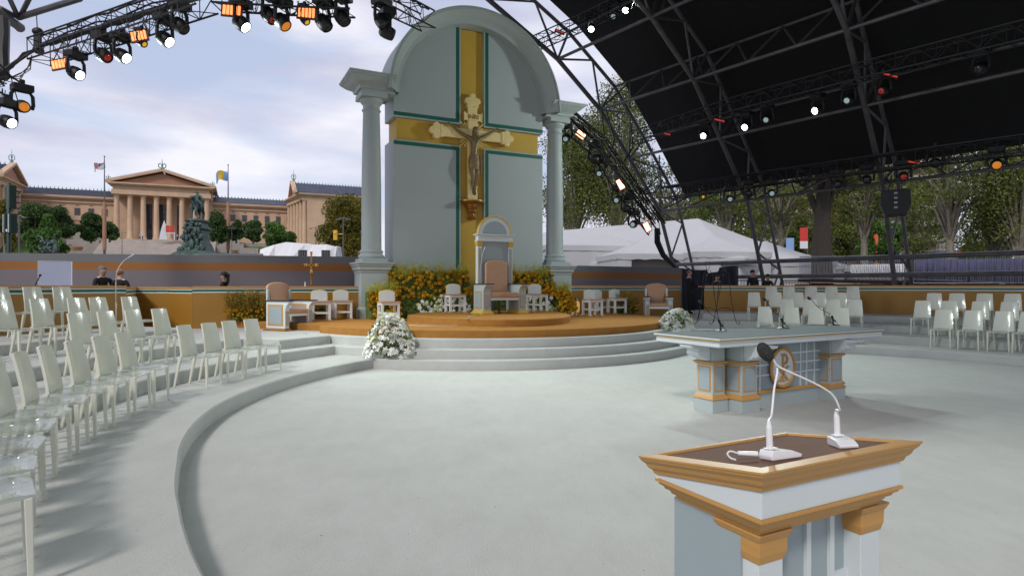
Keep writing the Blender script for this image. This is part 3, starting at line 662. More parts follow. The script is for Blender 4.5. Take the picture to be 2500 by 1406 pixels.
def pillar(x0, x1, y0, y1, side):   # side: 'f','b','l','r'
    b = MB(); b.stack(x0, x1, y0, y1, [(.03, 0), (.03, .17), (.0, .171), (.0, .905)]); pi_ = b.build('pillar', 'blue', al_, bevel=.003)
    b = MB(); b.stack(x0, x1, y0, y1, [(.002, .171), (.045, .175), (.02, .205), (.015, .215), (.002, .235)]); b.build('gold_moulding', 'goldw', pi_); b = MB(); b.stack(x0, x1, y0, y1, [(.002, .632), (.02, .64), (.035, .66), (.035, .672), (.002, .68)]); b.build('gold_moulding', 'goldw', pi_)
    e = .03; xm, ym = (x0 + x1) / 2, (y0 + y1) / 2
    fr_, ins = MB(), MB()
    for (nx, ny) in ((0, -1), (-1, 0), (1, 0), (0, 1)):
        if nx == 0:
            yy = y0 if ny < 0 else y1; a_, c_ = (yy - .005, yy) if ny < 0 else (yy, yy + .005); d_, e_ = (yy - .009, yy - .005) if ny < 0 else (yy + .005, yy + .009)
            fr_.box(x0 + e, x1 - e, a_, c_, .27, .61); ins.box(x0 + e + .02, x1 - e - .02, d_, e_, .29, .59)
        else:
            xx = x0 if nx < 0 else x1; a_, c_ = (xx - .005, xx) if nx < 0 else (xx, xx + .005); d_, e_ = (xx - .009, xx - .005) if nx < 0 else (xx + .005, xx + .009)
            fr_.box(a_, c_, y0 + e, y1 - e, .27, .61); ins.box(d_, e_, y0 + e + .02, y1 - e - .02, .29, .59)
    fr_.build('gold_frame', 'goldw', pi_); ins.build('inset_panel', 'bluedk', pi_)
    # scrolled bracket
    sp = [(0, .685), (.05, .69), (.07, .715), (.12, .72), (.14, .745), (.20, .75), (.235, .79), (.215, .825), (.235, .85), (.30, .862), (.35, .875), (.36, .904), (0, .904)]
    b = MB()
    if side == 'f': b.T = Matrix.Translation((x0 + .04, y0, 0)) @ Matrix(((0, 1, 0, 0), (-1, 0, 0, 0), (0, 0, 1, 0), (0, 0, 0, 1))); b.prismy(sp, 0, x1 - x0 - .08)
    elif side == 'b': b.T = Matrix.Translation((x0 + .04, y1, 0)) @ Matrix(((0, 1, 0, 0), (1, 0, 0, 0), (0, 0, 1, 0), (0, 0, 0, 1))); b.prismy(sp, 0, x1 - x0 - .08)
    elif side == 'l': b.prismy([(x0 - a, c) for a, c in sp], y0 + .04, y1 - .04)
    else: b.prismy([(x1 + a, c) for a, c in sp], y0 + .04, y1 - .04)
    b.build('scroll_bracket', 'pale', pi_, bevel=.003)
pillar(.68, .98, .24, .52, 'f'); pillar(2.57, 2.87, .24, .52, 'f'); pillar(.68, .98, .65, .93, 'b'); pillar(2.57, 2.87, .65, .93, 'b')
pillar(.37, .60, .45, .73, 'l'); pillar(2.95, 3.18, .45, .73, 'r')
b = MB()
for x in (1.08, 1.22, 2.1, 2.24, 2.42):
    b.box(x - .012, x + .012, .382, .40, .235, .90)
for z in (.44, .58, .72): b.box(1.0, 2.56, .385, .399, z - .011, z + .011)
b.build('lattice', 'pale', al_)
mcx, mcz = 1.66, .53
b = MB(Matrix.Translation((mcx, 0, mcz)))
b.prismy([(.235 * cos(R(a)), .255 * sin(R(a))) for a in range(0, 360, 10)], .35, .381); md = b.build('medallion', 'pale', al_)
b = MB(Matrix.Translation((mcx, 0, mcz))); b.path([(.245 * cos(R(a)), .35, .265 * sin(R(a))) for a in range(0, 360, 10)], .024, 6, closed=True); b.build('gold_rim', 'goldw', md, smooth=True)
b = MB(Matrix.Translation((mcx, 0, mcz)) @ Matrix.Rotation(R(0), 4, 'Y'))
def bar2(x0, z0, x1, z1, w_): 
    d = Vector((x1 - x0, z1 - z0)).normalized(); nx, nz = -d.y * w_, d.x * w_
    b.prismy([(x0 + nx, z0 + nz), (x0 - nx, z0 - nz), (x1 - nx, z1 - nz), (x1 + nx, z1 + nz)], .335, .35)
bar2(-.005, -.19, -.005, .19, .017)
b.path([(-.0, .34, .175), (.06, .34, .17), (.09, .34, .12), (.06, .34, .06), (.0, .34, .05)], .017, 6)
bar2(-.10, .0, .09, -.17, .018); bar2(.10, .01, -.09, -.18, .009)
b.box(-.05, .045, .336, .348, .175, .195); b.box(-.05, .045, .336, .348, -.2, -.185); b.box(-.13, -.06, .336, .348, -.005, .012); b.box(.05, .13, .336, .348, -.0, .014); b.box(.05, .12, .336, .348, -.185, -.17); b.box(-.13, -.05, .336, .348, -.19, -.176)
b.build('monogram', 'goldw', md)
Am = Matrix.Translation(A0) @ Matrix.Rotation(AR, 4, 'Z')
def desk_mic(px, py, hx, hy, label, cab):
    p = gp(px, py, 1.029); t = thing('desk_microphone', label, 'microphone', p, 0, 'black gooseneck microphones on the altar')
    b = MB(); b.lathe([(.078, 0), (.078, .006), (.06, .012), (.02, .02), (.014, .03), (.012, .10), (.0, .10)], n=20); b.build('base', 'black', t, smooth=True)
    b = MB(); b.tube((0, 0, .10), (-.03, 0, .165), .017, .02); b.tube((.02, 0, .09), (.035, -.01, .06), .013); b.build('clamp', 'black', t, smooth=True)
    q = at(hx, hy, p.y + .05) - p
    b = MB(); b.path(spl([(-.03, 0, .165), (-.07, .0, .20), q * .55 + Vector((0, 0, .03)), q + Vector((.03, 0, -.02))]), .0045, 6); b.build('gooseneck', 'black', t, smooth=True)
    b = MB(); d = Vector((-.8, 0, .6)); b.T = Matrix.Translation(q) @ Matrix.Rotation(R(-50), 4, 'Y'); b.ball((0, 0, 0), (.024, .024, .036), 12, 8); b.build('foam_head', 'foam', t, smooth=True)
    b = MB(); b.path(spl([(.035, -.01, .06), (.07, -.02, .02), (.09, -.03, .004), (.05, -.09, .004), (-.1, -.05, .004), (-.25, .0, .004), (-.35, .05, .004), (-.42, .06, .006)]), .004, 5); b.build('cable', 'cable', t, smooth=True)
desk_mic(1759, 808, 1710, 737, 'black gooseneck microphone nearest the left end of the altar', 0)
desk_mic(1911, 801, 1866, 731, 'black gooseneck microphone in the middle of the altar', 0)
desk_mic(2034, 794, 1975, 728, 'black gooseneck microphone nearest the right end of the altar', 0)

# ================================================================ LECTERN
LR = R(27.5); l0 = Vector((.71, 1.75, 0))
le = thing('lectern', 'pale blue lectern with orange gold trim and brown reading top', 'lectern', l0, LR)
WU, WV = .665, .44
zt = lambda v: 1.097 - .155 * v
def ringt(off, dz): return [(-off, -off, zt(-off) + dz), (WU + off, -off, zt(-off) + dz), (WU + off, WV + off, zt(WV + off) + dz), (-off, WV + off, zt(WV + off) + dz)]
b = MB(); vs = [(0, 0, 1.013), (WU, 0, 1.013), (WU, WV, 1.013), (0, WV, 1.013)] + ringt(0, 0); b.add(vs, [(3, 2, 1, 0), (4, 5, 6, 7), (0, 1, 5, 4), (1, 2, 6, 5), (2, 3, 7, 6), (3, 0, 4, 7)]); b.build('box', 'pale', le, bevel=.002)
def tilted(prof, name, m):
    b = MB(); vs = []; fs = []
    for o, z in prof: vs += ringt(o, z)
    for k in range(len(prof) - 1):
        for j in range(4): fs.append((4 * k + j, 4 * k + (j + 1) % 4, 4 * k + 4 + (j + 1) % 4, 4 * k + 4 + j))
    b.add(vs, fs); return b.build(name, m, le)
tilted([(.002, -.004), (.008, .0), (.012, .012), (.022, .02), (.026, .028), (.028, .034), (.04, .046), (.042, .052), (.046, .056), (.046, .062), (.0, .066), (-.004, .058)], 'cornice', 'goldw')
b = MB(); b.add(ringt(.0, .0575) + ringt(.0, .05), [(0, 1, 2, 3)]); b.build('reading_surface', 'read', le)
b = MB(); b.stack(.0, WU, .0, WV, [(-.046, .945), (-.044, .958), (-.034, .963), (-.030, .972), (-.018, .978), (-.015, .986), (-.004, .993), (-.002, 1.0), (.006, 1.003), (.006, 1.0129)], cap=True); b.build('lower_moulding', 'goldw', le)
b = MB(); b.box(.05, WU - .055, .12, WV - .03, 0, .95); b.build('body', 'bluedk', le)
for x0 in (.06, .545):
    b = MB(); b.box(x0, x0 + .105, .06, .20, .0, .87); pl_ = b.build('pilaster', 'pale', le, bevel=.002)
    b = MB(); b.stack(x0, x0 + .105, .06, .20, [(.002, .848), (.005, .86), (.009, .875), (.010, .918), (.014, .923), (.018, .933), (.021, .937), (.021, .9445)]); b.build('capital', 'goldw', pl_, bevel=.002)
b = MB()
for x in (.35, .468): b.box(x - .011, x + .011, .108, .12, .1, .945)
b.box(.48, .545, .109, .12, .69, .715)
b.box(.17, .336, .109, .12, .69, .715)
b.box(.17, .545, .109, .12, .38, .405)
b.build('lattice', 'pale', le)
b = MB(); b.box(.03, WU - .01, .03, WV - .01, -.0, .12); b.build('plinth', 'blue', le)
Lm = Matrix.Translation(l0) @ Matrix.Rotation(LR, 4, 'Z'); Li = Lm.inverted()
def onlect(px, py):
    # intersect pixel ray with the tilted reading surface
    o = Vector((0, 0, EYE)); d = Vector(((px - 1250) / F, 1, -(py - HY) / F)); o2 = Li @ o; d2 = Li.to_3x3() @ d
    # z = 1.097 - .155 y + .058
    t = (1.1555 - .155 * o2.y - o2.z) / (d2.z + .155 * d2.y); return Lm @ (o2 + d2 * t)
def wmic(px, py, yaw, top_px, top_py, Yh, label, corded):
    p = onlect(px, py); t = thing('table_microphone', label, 'microphone', p, 0, 'white gooseneck microphones on the lectern')
    T = Vector((0, 0, 1)).rotation_difference((Lm.to_3x3() @ Vector((0, .155, 1))).normalized()).to_matrix().to_4x4() @ Matrix.Rotation(R(yaw), 4, 'Z')
    b = MB(T); b.prismx([(-.05, 0), (.062, 0), (.065, .010), (.03, .024), (-.045, .030), (-.052, .012)], -.030, .030); b.box(-.016, .016, -.045, -.01, .030, .036); b.build('base', 'whitemic', t, bevel=.004)
    q0 = T @ Vector((0, -.03, .034)); tip = at(top_px, top_py, Yh) - p
    st = q0 + Vector((-.003, 0, .085))
    b = MB(); b.tube(q0, q0 + (st - q0) * .75, .0105, .0095, 12); b.tube(q0 + (st - q0) * .75, st, .0095, .005, 12); b.build('stem', 'whitemic', t, smooth=True)
    pts = [st]
    return t, st, tip, p
t, st, tip, p = wmic(1902, 1118, -72, 1869, 859, 2.02, 'white table microphone with a cable, nearer the left side of the lectern', 1)
loc = lambda px, py, Y: at(px, py, Y) - p
b = MB(); b.path(spl([st, loc(1884, 1010, p.y + .03), loc(1890, 950, p.y + .06), loc(1898, 905, p.y + .09), loc(1892, 885, p.y + .11), loc(1883, 870, p.y + .12)]), .0034, 8); b.build('gooseneck', 'whitemic', t, smooth=True)
b = MB(Matrix.Translation(loc(1867, 858, p.y + .125)) @ Matrix.Rotation(R(-30), 4, 'Y')); b.ball((0, 0, 0), (.0225, .0225, .033), 16, 12); b.build('foam_head', 'foam', t, smooth=True)
b = MB(); b.tube(loc(1850, 1108, p.y + .0), loc(1802, 1106, p.y + .01), .009, .007, 10); b.path(spl([loc(1802, 1106, p.y + .01), loc(1785, 1101, p.y + .03), loc(1776, 1106, p.y + .03), loc(1783, 1117, p.y - .0), loc(1797, 1122, p.y - .01)]), .0028, 6); b.build('cable', 'whitemic', t, smooth=True)
t, st, tip, p = wmic(2056, 1088, 172, 0, 0, 2.2, 'white table microphone with a long arched neck, right side of the lectern', 0)
b = MB(); b.path(spl([st, loc(2050, 1000, p.y), loc(2036, 968, p.y - .01), loc(2010, 947, p.y - .02), loc(1960, 922, p.y - .04), loc(1905, 897, p.y - .06), loc(1888, 880, p.y - .07), loc(1880, 868, p.y - .075)]), .0034, 8); b.build('gooseneck', 'whitemic', t, smooth=True)
b = MB(Matrix.Translation(loc(1871, 862, p.y - .08)) @ Matrix.Rotation(R(-30), 4, 'Y')); b.ball((0, 0, 0), (.021, .021, .03), 16, 12); b.build('foam_head', 'foam', t, smooth=True)

# ================================================================ CHAIRS
def make_chair(label, cat='chair'):
    # local: facing +x
    t = thing('plastic_chair', label, cat)
    b = MB(); vs = []; fs = []; nx_, ny_ = 8, 6
    for i in range(nx_ + 1):
        u = i / nx_; x = -.19 + .42 * u; hw = (.205 + .022 * sin(pi * u * .9)) * (1 - .22 * max(0, (u - .74) / .26) ** 2.2); z = .455 + .012 * u - .05 * max(0, u - .82) ** 1.0 * 2.2
        for j in range(ny_ + 1):
            v = -1 + 2 * j / ny_; vs.append((x, hw * v, z - .022 * (1 - v * v) * sin(pi * min(1, u * 1.05))))
    m_ = len(vs); vs += [(x, y * .985, z - .022) for x, y, z in vs]; st_ = ny_ + 1
    for i in range(nx_):
        for j in range(ny_):
            a = i * st_ + j; fs.append((a, a + st_, a + st_ + 1, a + 1)); fs.append((m_ + a, m_ + a + 1, m_ + a + st_ + 1, m_ + a + st_))
    per = [j for j in range(st_)] + [i * st_ + ny_ for i in range(1, nx_ + 1)] + [nx_ * st_ + j for j in range(ny_ - 1, -1, -1)] + [i * st_ for i in range(nx_ - 1, 0, -1)]
    for k in range(len(per)): a, c_ = per[k], per[(k + 1) % len(per)]; fs.append((a, c_, m_ + c_, m_ + a))
    b.add(vs, fs); b.build('seat', 'seat', t, smooth=True)
    b = MB(); vs = []; fs = []; rows = 8; cols = 6
    for i in range(rows + 1):
        u = i / rows; z = .425 + .475 * u; x = -.185 - .075 * u ** 1.5; hw = .208 - .038 * u
        for j in range(cols + 1):
            v = -1 + 2 * j / cols; vs.append((x + .045 * (v * v) * (1 - .45 * u) - .02, hw * v, z + .006 * (1 - v * v) * u))
    m_ = len(vs); vs += [(x - .016 - .01 * abs(y) / .2, y, z) for x, y, z in vs]; st_ = cols + 1
    for i in range(rows):
        for j in range(cols):
            a = i * st_ + j; fs.append((a, a + 1, a + st_ + 1, a + st_)); fs.append((m_ + a, m_ + a + st_, m_ + a + st_ + 1, m_ + a + 1))
    per = [j for j in range(st_)] + [i * st_ + cols for i in range(1, rows + 1)] + [rows * st_ + j for j in range(cols - 1, -1, -1)] + [i * st_ for i in range(rows - 1, 0, -1)]
    for k in range(len(per)): a, c_ = per[k], per[(k + 1) % len(per)]; fs.append((a, m_ + a, m_ + c_, c_))
    b.add(vs, fs); b.build('backrest', 'chair', t, smooth=True)
    for s_ in (-1, 1):
        b = MB(); y = s_ * .195; w1 = .017; b.taper((.196, .222, y - .013 + s_ * .004, y + .013 + s_ * .004, 0), (.180, .216, y - .024 - s_ * .006, y + .018 - s_ * .006, .44)); b.build('leg', 'chair', t, bevel=.004)
        b = MB(); b.taper((-.30, -.275, y - .012, y + .012, 0), (-.215, -.165, y - .022, y + .022, .46)); b.build('leg', 'chair', t, bevel=.004)
    return t
ch0 = make_chair('white glossy plastic chair'); used = [False]
def chair_at(phi, r, z, label, group, extra=0):
    r += jit(.02); phi += jit(.15); loc_ = (CX + r * cos(R(phi)), CY + r * sin(R(phi)), z); rz = R(phi + 180 + extra + jit(3.5))
    if not used[0]: used[0] = True; o = ch0; o.location = loc_; o.rotation_euler = (0, 0, rz); o['label'] = label; o['group'] = group
    else: dup(ch0, loc_, rz, label, group)
def phis(r, px, lo, hi):   # angle on a ring that shows at a photo column
    best = min((abs(1250 + F * (CX + r * cos(R(a))) / (CY + r * sin(R(a))) - px), a) for a in [lo + (hi - lo) * k / 600 for k in range(601)] if CY + r * sin(R(a)) > .5)
    return best[1]
GL, GR = 'white plastic chairs on the left terraces', 'white plastic chairs on the right terraces'
Z = [L1, L2, L3, L4]; RR = [8.76, 10.25, 11.62, 12.95]
for i in range(10):
    chair_at(219.9 - 3.8 * i, RR[0] + .06, L1, 'white chair in the long near-left row, %s from the front edge of the photo' % ORD[i], GL)
for i, a in enumerate((176.9, 173.2, 169.5, 165.8)):
    chair_at(a, RR[0], L1, 'white chair in the lowest far-left row of four, %s from the left' % ORD[i], GL)
for i, px in enumerate((196, 264, 329, 391)):
    chair_at(phis(RR[1] + .22, px, 150, 185), RR[1], L2, 'white chair in the second row up on the left, %s from its left end' % ORD[i], GL)
chair_at(188.5, RR[1], L2, 'white chair with only its shiny seat showing at the left photo edge', GL)
for i, px in enumerate((12, 102, 191, 247, 317)):
    chair_at(phis(RR[2] + .22, px, 150, 185), RR[2], L3, 'white chair in the third row up on the left, %s from the photo edge' % ORD[i], GL)
for i, px in enumerate((8, 80, 150)):
    chair_at(phis(RR[3] + .22, px, 150, 185), RR[3], L4, 'white chair in the top row on the left, %s from the photo edge' % ORD[i], GL)
for i, px in enumerate((2296, 2365, 2437, 2506)):
    chair_at(phis(RR[0], px, 10, 80), RR[0] + .1, L1, 'white chair in the lowest far-right row, %s from the left' % ORD[i], GR)
for i, px in enumerate((2251, 2322, 2391, 2464)):
    chair_at(phis(RR[1] + .2, px, 10, 80), RR[1], L2, 'white chair in the middle far-right row, %s from the left' % ORD[i], GR)
for i, px in enumerate((2277, 2339, 2403, 2470)):
    chair_at(phis(RR[2] + .2, px, 10, 80), RR[2], L3, 'white chair in the upper far-right row, %s from the left' % ORD[i], GR)
for i, px in enumerate((1871, 1932, 1989, 2051)):
    chair_at(phis(RR[0] + .2, px, 40, 88), RR[0] + .1, L1, 'white chair in the lowest row behind the altar, %s from the left' % ORD[i], GR)
for i, px in enumerate((1918, 1977, 2034, 2086)):
    chair_at(phis(RR[1] + .2, px, 40, 88), RR[1], L2, 'white chair in the second row behind the altar, %s from the left' % ORD[i], GR)
for i, px in enumerate((1844, 1892, 1945, 1998, 2050)):
    chair_at(phis(RR[2] + .2, px, 40, 88), RR[2], L3, 'white chair in the third row behind the altar, %s from the left' % ORD[i], GR)
for i, px in enumerate((1881, 1929, 1979, 2030, 2082)):
    chair_at(phis(RR[3] + .2, px, 40, 88), RR[3], L4, 'white chair in the top row behind the altar, %s from the left' % ORD[i], GR)

# ================================================================ FLOWERS
def blossom_meshes():
    d = {}
    b = MB()
    for (r0, r1, z0, z1, n) in ((.012, .045, -.01, .035, 7), (.01, .034, .0, .045, 6), (.006, .02, .01, .05, 5)):
        vs = []; fs = []
        for k in range(n):
            a = 2 * pi * k / n + z1 * 40; w_ = pi / n * 1.35
            o = len(vs)
            for (rr, zz, ww) in ((r0, z0, .4), (r1, (z0 + z1) / 2, 1), (r1 * .95, z1, .75)):
                vs += [(rr * cos(a - w_ * ww), rr * sin(a - w_ * ww), zz), (rr * cos(a + w_ * ww), rr * sin(a + w_ * ww), zz)]
            fs += [(o, o + 1, o + 3, o + 2), (o + 2, o + 3, o + 5, o + 4)]
        b.add(vs, fs)
    d['rose'] = b
    b = MB(); vs = [(0, 0, .012)]; fs = []
    for k in range(5):
        a = 2 * pi * k / 5; o = len(vs)
        vs += [(.03 * cos(a - .5), .03 * sin(a - .5), .01), (.056 * cos(a - .28), .056 * sin(a - .28), -.002), (.056 * cos(a + .28), .056 * sin(a + .28), -.006), (.03 * cos(a + .5), .03 * sin(a + .5), .008)]
        fs += [(0, o, o + 1, o + 2), (0, o + 2, o + 3)]
    b.add(vs, fs); b.ball((0, 0, .014), .01, 5, 4); d['orchid'] = b
    return d
BL = blossom_meshes(); BMESH = {}
def bmesh_for(kind, m):
    if (kind, m) not in BMESH:
        src = BL[kind]; me = bpy.data.meshes.new(kind); me.from_pydata(src.v, [], src.f); me.materials.append(M[m]); me.shade_smooth(); BMESH[(kind, m)] = me
    return BMESH[(kind, m)]
def put_blossom(parent, kind, m, p, nrm, s, name):
    o = bpy.data.objects.new(name, bmesh_for(kind, m)); C.objects.link(o); o.parent = parent; o.location = p
    q = Vector(nrm).normalized().to_track_quat('Z', 'Y'); e = (q @ Matrix.Rotation(random.uniform(0, 6), 4, 'Z').to_quaternion()).to_euler(); o.rotation_euler = e; o.scale = (s, s, s)
def leaf_cloud(b, c, rad, n, size, flat=False, rnd=random):
    for _ in range(n):
        d = Vector((rnd.gauss(0, 1), rnd.gauss(0, 1), rnd.gauss(0, 1))).normalized(); r = rnd.random() ** .45
        p = Vector(c) + Vector((d.x * rad[0], d.y * rad[1], d.z * rad[2])) * r
        a = Vector((rnd.gauss(0, 1), rnd.gauss(0, 1), rnd.gauss(0, .6))).normalized(); q = a.orthogonal().normalized(); q = Matrix.Rotation(rnd.uniform(0, 6.28), 3, a) @ q; t_ = a.cross(q)
        s_ = size * rnd.uniform(.6, 1.3)
        b.add([p - q * s_, p - t_ * s_ * .45 + q * s_ * .1, p + q * s_, p + t_ * s_ * .45 + q * s_ * .1], [(0, 1, 2, 3)])
def sprigs(b, f, n, hgt, spread, size=.012):
    for _ in range(n):
        p = f(); top = Vector((jit(spread), jit(spread * .5) - .03, hgt * random.uniform(.5, 1.15)))
        b.path([p, p + top * .55 + Vector((jit(.02), 0, 0)), p + top], .003, 3, rs=[.004, .003, .0015])
        for k in range(11):
            u = random.uniform(.25, 1.02); c_ = p + top * u + Vector((jit(.04), jit(.04), jit(.02)))
            d = Vector((jit(1), jit(1), jit(1))).normalized(); e = d.orthogonal().normalized(); s_ = size * random.uniform(.7, 1.8)
            b.add([c_ - d * s_, c_ + e * s_ * .6, c_ + d * s_, c_ - e * s_ * .6], [(0, 1, 2, 3)])
def bank(name, label, x0, x1, ybase, ztop_r, z0, nro, nor, spr, worchid=None, roseM='rose', zr=None, orx=None):
    """sloped flower bank in backdrop coordinates; local x along the backdrop, front at -y"""
    t = thing(name, label, 'flower arrangement', bw((x0 + x1) / 2, ybase, z0), TH)
    W = (x1 - x0) / 2; H = ztop_r - z0
    zr = zr or .42
    surf = lambda x, u: Vector((x, -.62 + .55 * u ** 1.3 + .12 * (x / W) ** 2, H * u))
    b = MB()
    for _ in range(int(500 * W)):
        x = random.uniform(-W, W); u = random.random(); p = surf(x, u); leaf_cloud(b, p + Vector((0, .03, 0)), (.06, .05, .06), 4, .045)
    b.build('foliage', 'leafy', t)
    b = MB(); b.add([surf(-W * .96, 0), surf(W * .96, 0), surf(W * .96, .97), surf(-W * .96, .97), surf(W * .96, .97) + Vector((0, .3, 0)), surf(-W * .96, .97) + Vector((0, .3, 0)), Vector((W * .96, .3, 0)), Vector((-W * .96, .3, 0))], [(0, 1, 2, 3), (3, 2, 4, 5), (1, 6, 4, 2), (0, 3, 5, 7)]); b.build('planter', 'leafy', t)
    pts = []; tries = 0
    while len(pts) < nro and tries < 9000:
        tries += 1; x = random.uniform(-W, W); u = random.uniform(zr, 1.0)
        if all((x - a) ** 2 + ((u - c_) * H) ** 2 > .0062 * (1 if tries < 5000 else .5) for a, c_ in pts): pts.append((x, u))
    for x, u in pts:
        put_blossom(t, 'rose', roseM if random.random() < .62 else 'yell', surf(x, u) + Vector((0, -.04 + jit(.03), 0)), (jit(.5), -1, .35 + jit(.4)), random.uniform(1.15, 1.65), 'rose')
    if nor:
        for _ in range(nor):
            x = random.uniform(*(orx or (-W * .8, W * .8))); u = random.uniform(.04, zr + .05 * sin(x * 5)); put_blossom(t, 'orchid', 'bloom' if random.random() < .8 else 'lime', surf(x, u) + Vector((0, -.07 + jit(.05), 0)), (jit(.7), -1, .2 + jit(.6)), random.uniform(.8, 1.25), 'orchid')
    if spr:
        b = MB(); sprigs(b, lambda: surf(random.uniform(-W, W), random.uniform(.8, 1.0)) + Vector((0, .05, 0)), spr, .34, .1); b.build('sprigs', 'sprig', t)
    return t
bank('flower_bank', 'wide bank of orange roses and white orchids left of the throne', -2.75, -.22, -.42, 2.12, O1, 100, 96, 330, orx=(-.6, 1.1))
bank('flower_bank', 'bank of orange roses right of the throne beside the right column', .75, 2.75, -.5, 2.12, O1, 90, 70, 230)
bank('flower_bank', 'low cluster of orange roses against the left column pedestal', -3.42, -2.55, -.72, 1.52, O1, 46, 0, 130, zr=.02)
bank('flower_bank', 'low cluster of orange roses at the foot of the right column pedestal', 2.55, 3.25, -.75, 1.55, O1, 44, 20, 120, zr=.05)
def shrub(label, c, w_, h, n, yb, sm='sprigd'):
    t = thing('flowering_shrub', label, 'shrub', c)
    b = MB(); sprigs(b, lambda: Vector((random.uniform(-w_, w_) * .7, jit(.14), .12)), n, h, w_ * .5, .016); b.build('sprigs', sm, t)
    b = MB(); leaf_cloud(b, (0, 0, .12), (w_, .2, .14), 900, .04); b.build('foliage', 'leafy', t)
    for _ in range(yb): put_blossom(t, 'rose', 'yell' if random.random() < .75 else 'rose', (random.uniform(-w_, w_), -.17 + jit(.06), random.uniform(.03, .3)), (jit(.5), -1, .4), random.uniform(.55, .8), 'blossom')
shrub('yellow sprig shrub with small yellow blossoms left of the left armchair', at(606, 782, 16.3), .58, .60, 420, 60)
shrub('small dark shrub behind the white seats right of the right column', at(1530, 765, 21), .42, .6, 120, 24)
shrub('yellow blossoms showing between the left armchair and the first white seat', at(772, 772, 17.1), .3, .35, 60, 26)
def bouquet(label, c, rx, rz, n1, n2, squash=1.0, wrap=False):
    t = thing('bouquet', label, 'bouquet', c)
    b = MB(); leaf_cloud(b, (0, 0, rz * .45), (rx * .85, rx * .8, rz * .5), 900, .04); b.build('foliage', 'leafy', t)
    b = MB()
    def sp():
        a = random.uniform(0, 2 * pi); u = random.random() ** .8
        r = rx * (1 - u ** 1.8) ** .5 * (1 - .18 * u)
        return Vector((r * cos(a), r * .85 * sin(a), rz * u)), Vector((cos(a), sin(a), .4 + u * 1.4))
    for _ in range(1500):
        p, nn = sp(); p = p * random.uniform(.9, 1.06); s_ = .008
        d = Vector((jit(1), jit(1), jit(1))).normalized(); e = d.orthogonal().normalized(); b.add([p - d * s_, p + e * s_, p + d * s_, p - e * s_], [(0, 1, 2, 3)])
    o = b.build('filler_blossoms', 'bloom', t)
    k = 0
    while k < n1:
        p, nn = sp()
        if nn.y > .35: continue
        m = 'bloom' if random.random() > .2 else 'lime'
        put_blossom(t, 'orchid' if random.random() < .75 else 'rose', m, p * 1.0, nn + Vector((jit(.3), jit(.3) - .2, jit(.3))), random.uniform(.9, 1.35), 'blossom'); k += 1
    b = MB()
    for _ in range(n2):
        p, nn = sp(); p *= .97; nn.normalize(); u = nn.orthogonal().normalized(); v = nn.cross(u); 
        for q in range(5):
            a = 2 * pi * q / 5 + p.x * 30; e = (u * cos(a) + v * sin(a)); f_ = (u * cos(a + .9) + v * sin(a + .9)); b.add([p, p + e * .052 + nn * .006, p + (e + f_) * .036, p + f_ * .03], [(0, 1, 2, 3)])
    b.build('inner_blossoms', 'bloom', t)
    if wrap:
        b = MB(); b.add([(-rx * 1.3, .1, 0), (-rx * .5, -.15, 0), (-rx * .1, 0, rz * .95), (-rx * .35, .2, rz * .75), (-rx * 1.3, .16, .03)], [(0, 1, 2, 3), (0, 3, 4)]); b.build('paper_wrap', 'tarp', t)
bouquet('large dome of white orchids and lime flowers at the foot of the steps', gp(950, 874, L1 + .004) + Vector((0, .15, 0)), .57, .90, 100, 220)
bouquet('smaller white bouquet in pale paper at the right end of the orange platform', gp(1650, 802, L3 + .005), .47, .50, 90, 110, wrap=True)

# ================================================================ SMALL STAGE OBJECTS
def floorstand(label, p, h, m, boom=None, round_base=True, name='microphone_stand'):
    t = thing(name, label, 'microphone stand', p)
    b = MB()
    if round_base: b.lathe([(.14, 0), (.14, .012), (.1, .022), (.02, .03), (0, .03)], n=24); b.build('base', 'black', t, smooth=True)
    else:
        for k in range(3): b.tube((0, 0, .1), (.3 * cos(2 * pi * k / 3 + .4), .3 * sin(2 * pi * k / 3 + .4), .01), .01)
        b.build('tripod', m, t)
    b = MB(); b.tube((0, 0, .02), (0, 0, h * .55), .013); b.tube((0, 0, h * .55), (0, 0, h), .009); b.lathe([(.018, -.03), (.02, 0), (.018, .05)], (0, 0, h * .55), 10); b.build('pole', m, t, smooth=True)
    if boom:
        b = MB(); b.path(spl([(0, 0, h)] + boom), .007, 8); b.build('boom', m, t, smooth=True)
        e = Vector(boom[-1]); d = (e - Vector(boom[-2] if len(boom) > 1 else (0, 0, h))).normalized()
        b = MB(); b.tube(e, e + d * .11, .012, .014); b.build('microphone', m, t, smooth=True)
    return t
p = gp(283, 812, L4) * 1.0; Y_ = 11.6; p = Vector(((283 - 1250) / F * Y_, Y_, L4))
q = lambda px, py: at(px, py, Y_) - p
floorstand('tall chrome microphone stand with a curved boom among the left chairs', p, q(283, 690).z, 'chrome', [q(285, 665), q(292, 650), q(302, 637), q(314, 629)], round_base=False)
p = gp(1172, 765, O2); q = lambda px, py: at(px, py, p.y) - p
t = floorstand('chrome microphone stand with a gooseneck beside the throne', p, q(1174, 660).z, 'chrome', [q(1175, 640), q(1178, 620), q(1181, 612)])
b = MB(); b.path([q(1172, 640), q(1168, 680), q(1169, 720), q(1169, 764)], .006, 5); b.build('cable', 'cord', t, smooth=True)
b = MB(); w_ = [gp(1170, 765, O2 + .008), gp(1160, 769, O2 + .008), gp(1148, 772, O2 + .008), gp(1140, 778, O2 + .01)]; b.path(w_, .008, 5)
w2 = [gp(1138, 783, O1 + .05), gp(1132, 791, O1 + .012), gp(1115, 794, O1 + .008), gp(1070, 795, O1 + .008), gp(1030, 795, O1 + .008), gp(1000, 794, O1 + .008)]; b.path(w_[-1:] + w2, .008, 5)
tag(b.build('floor_cable', 'cord', smooth=True), 'white cable trailing from the throne microphone over the orange carpet', 'cable')
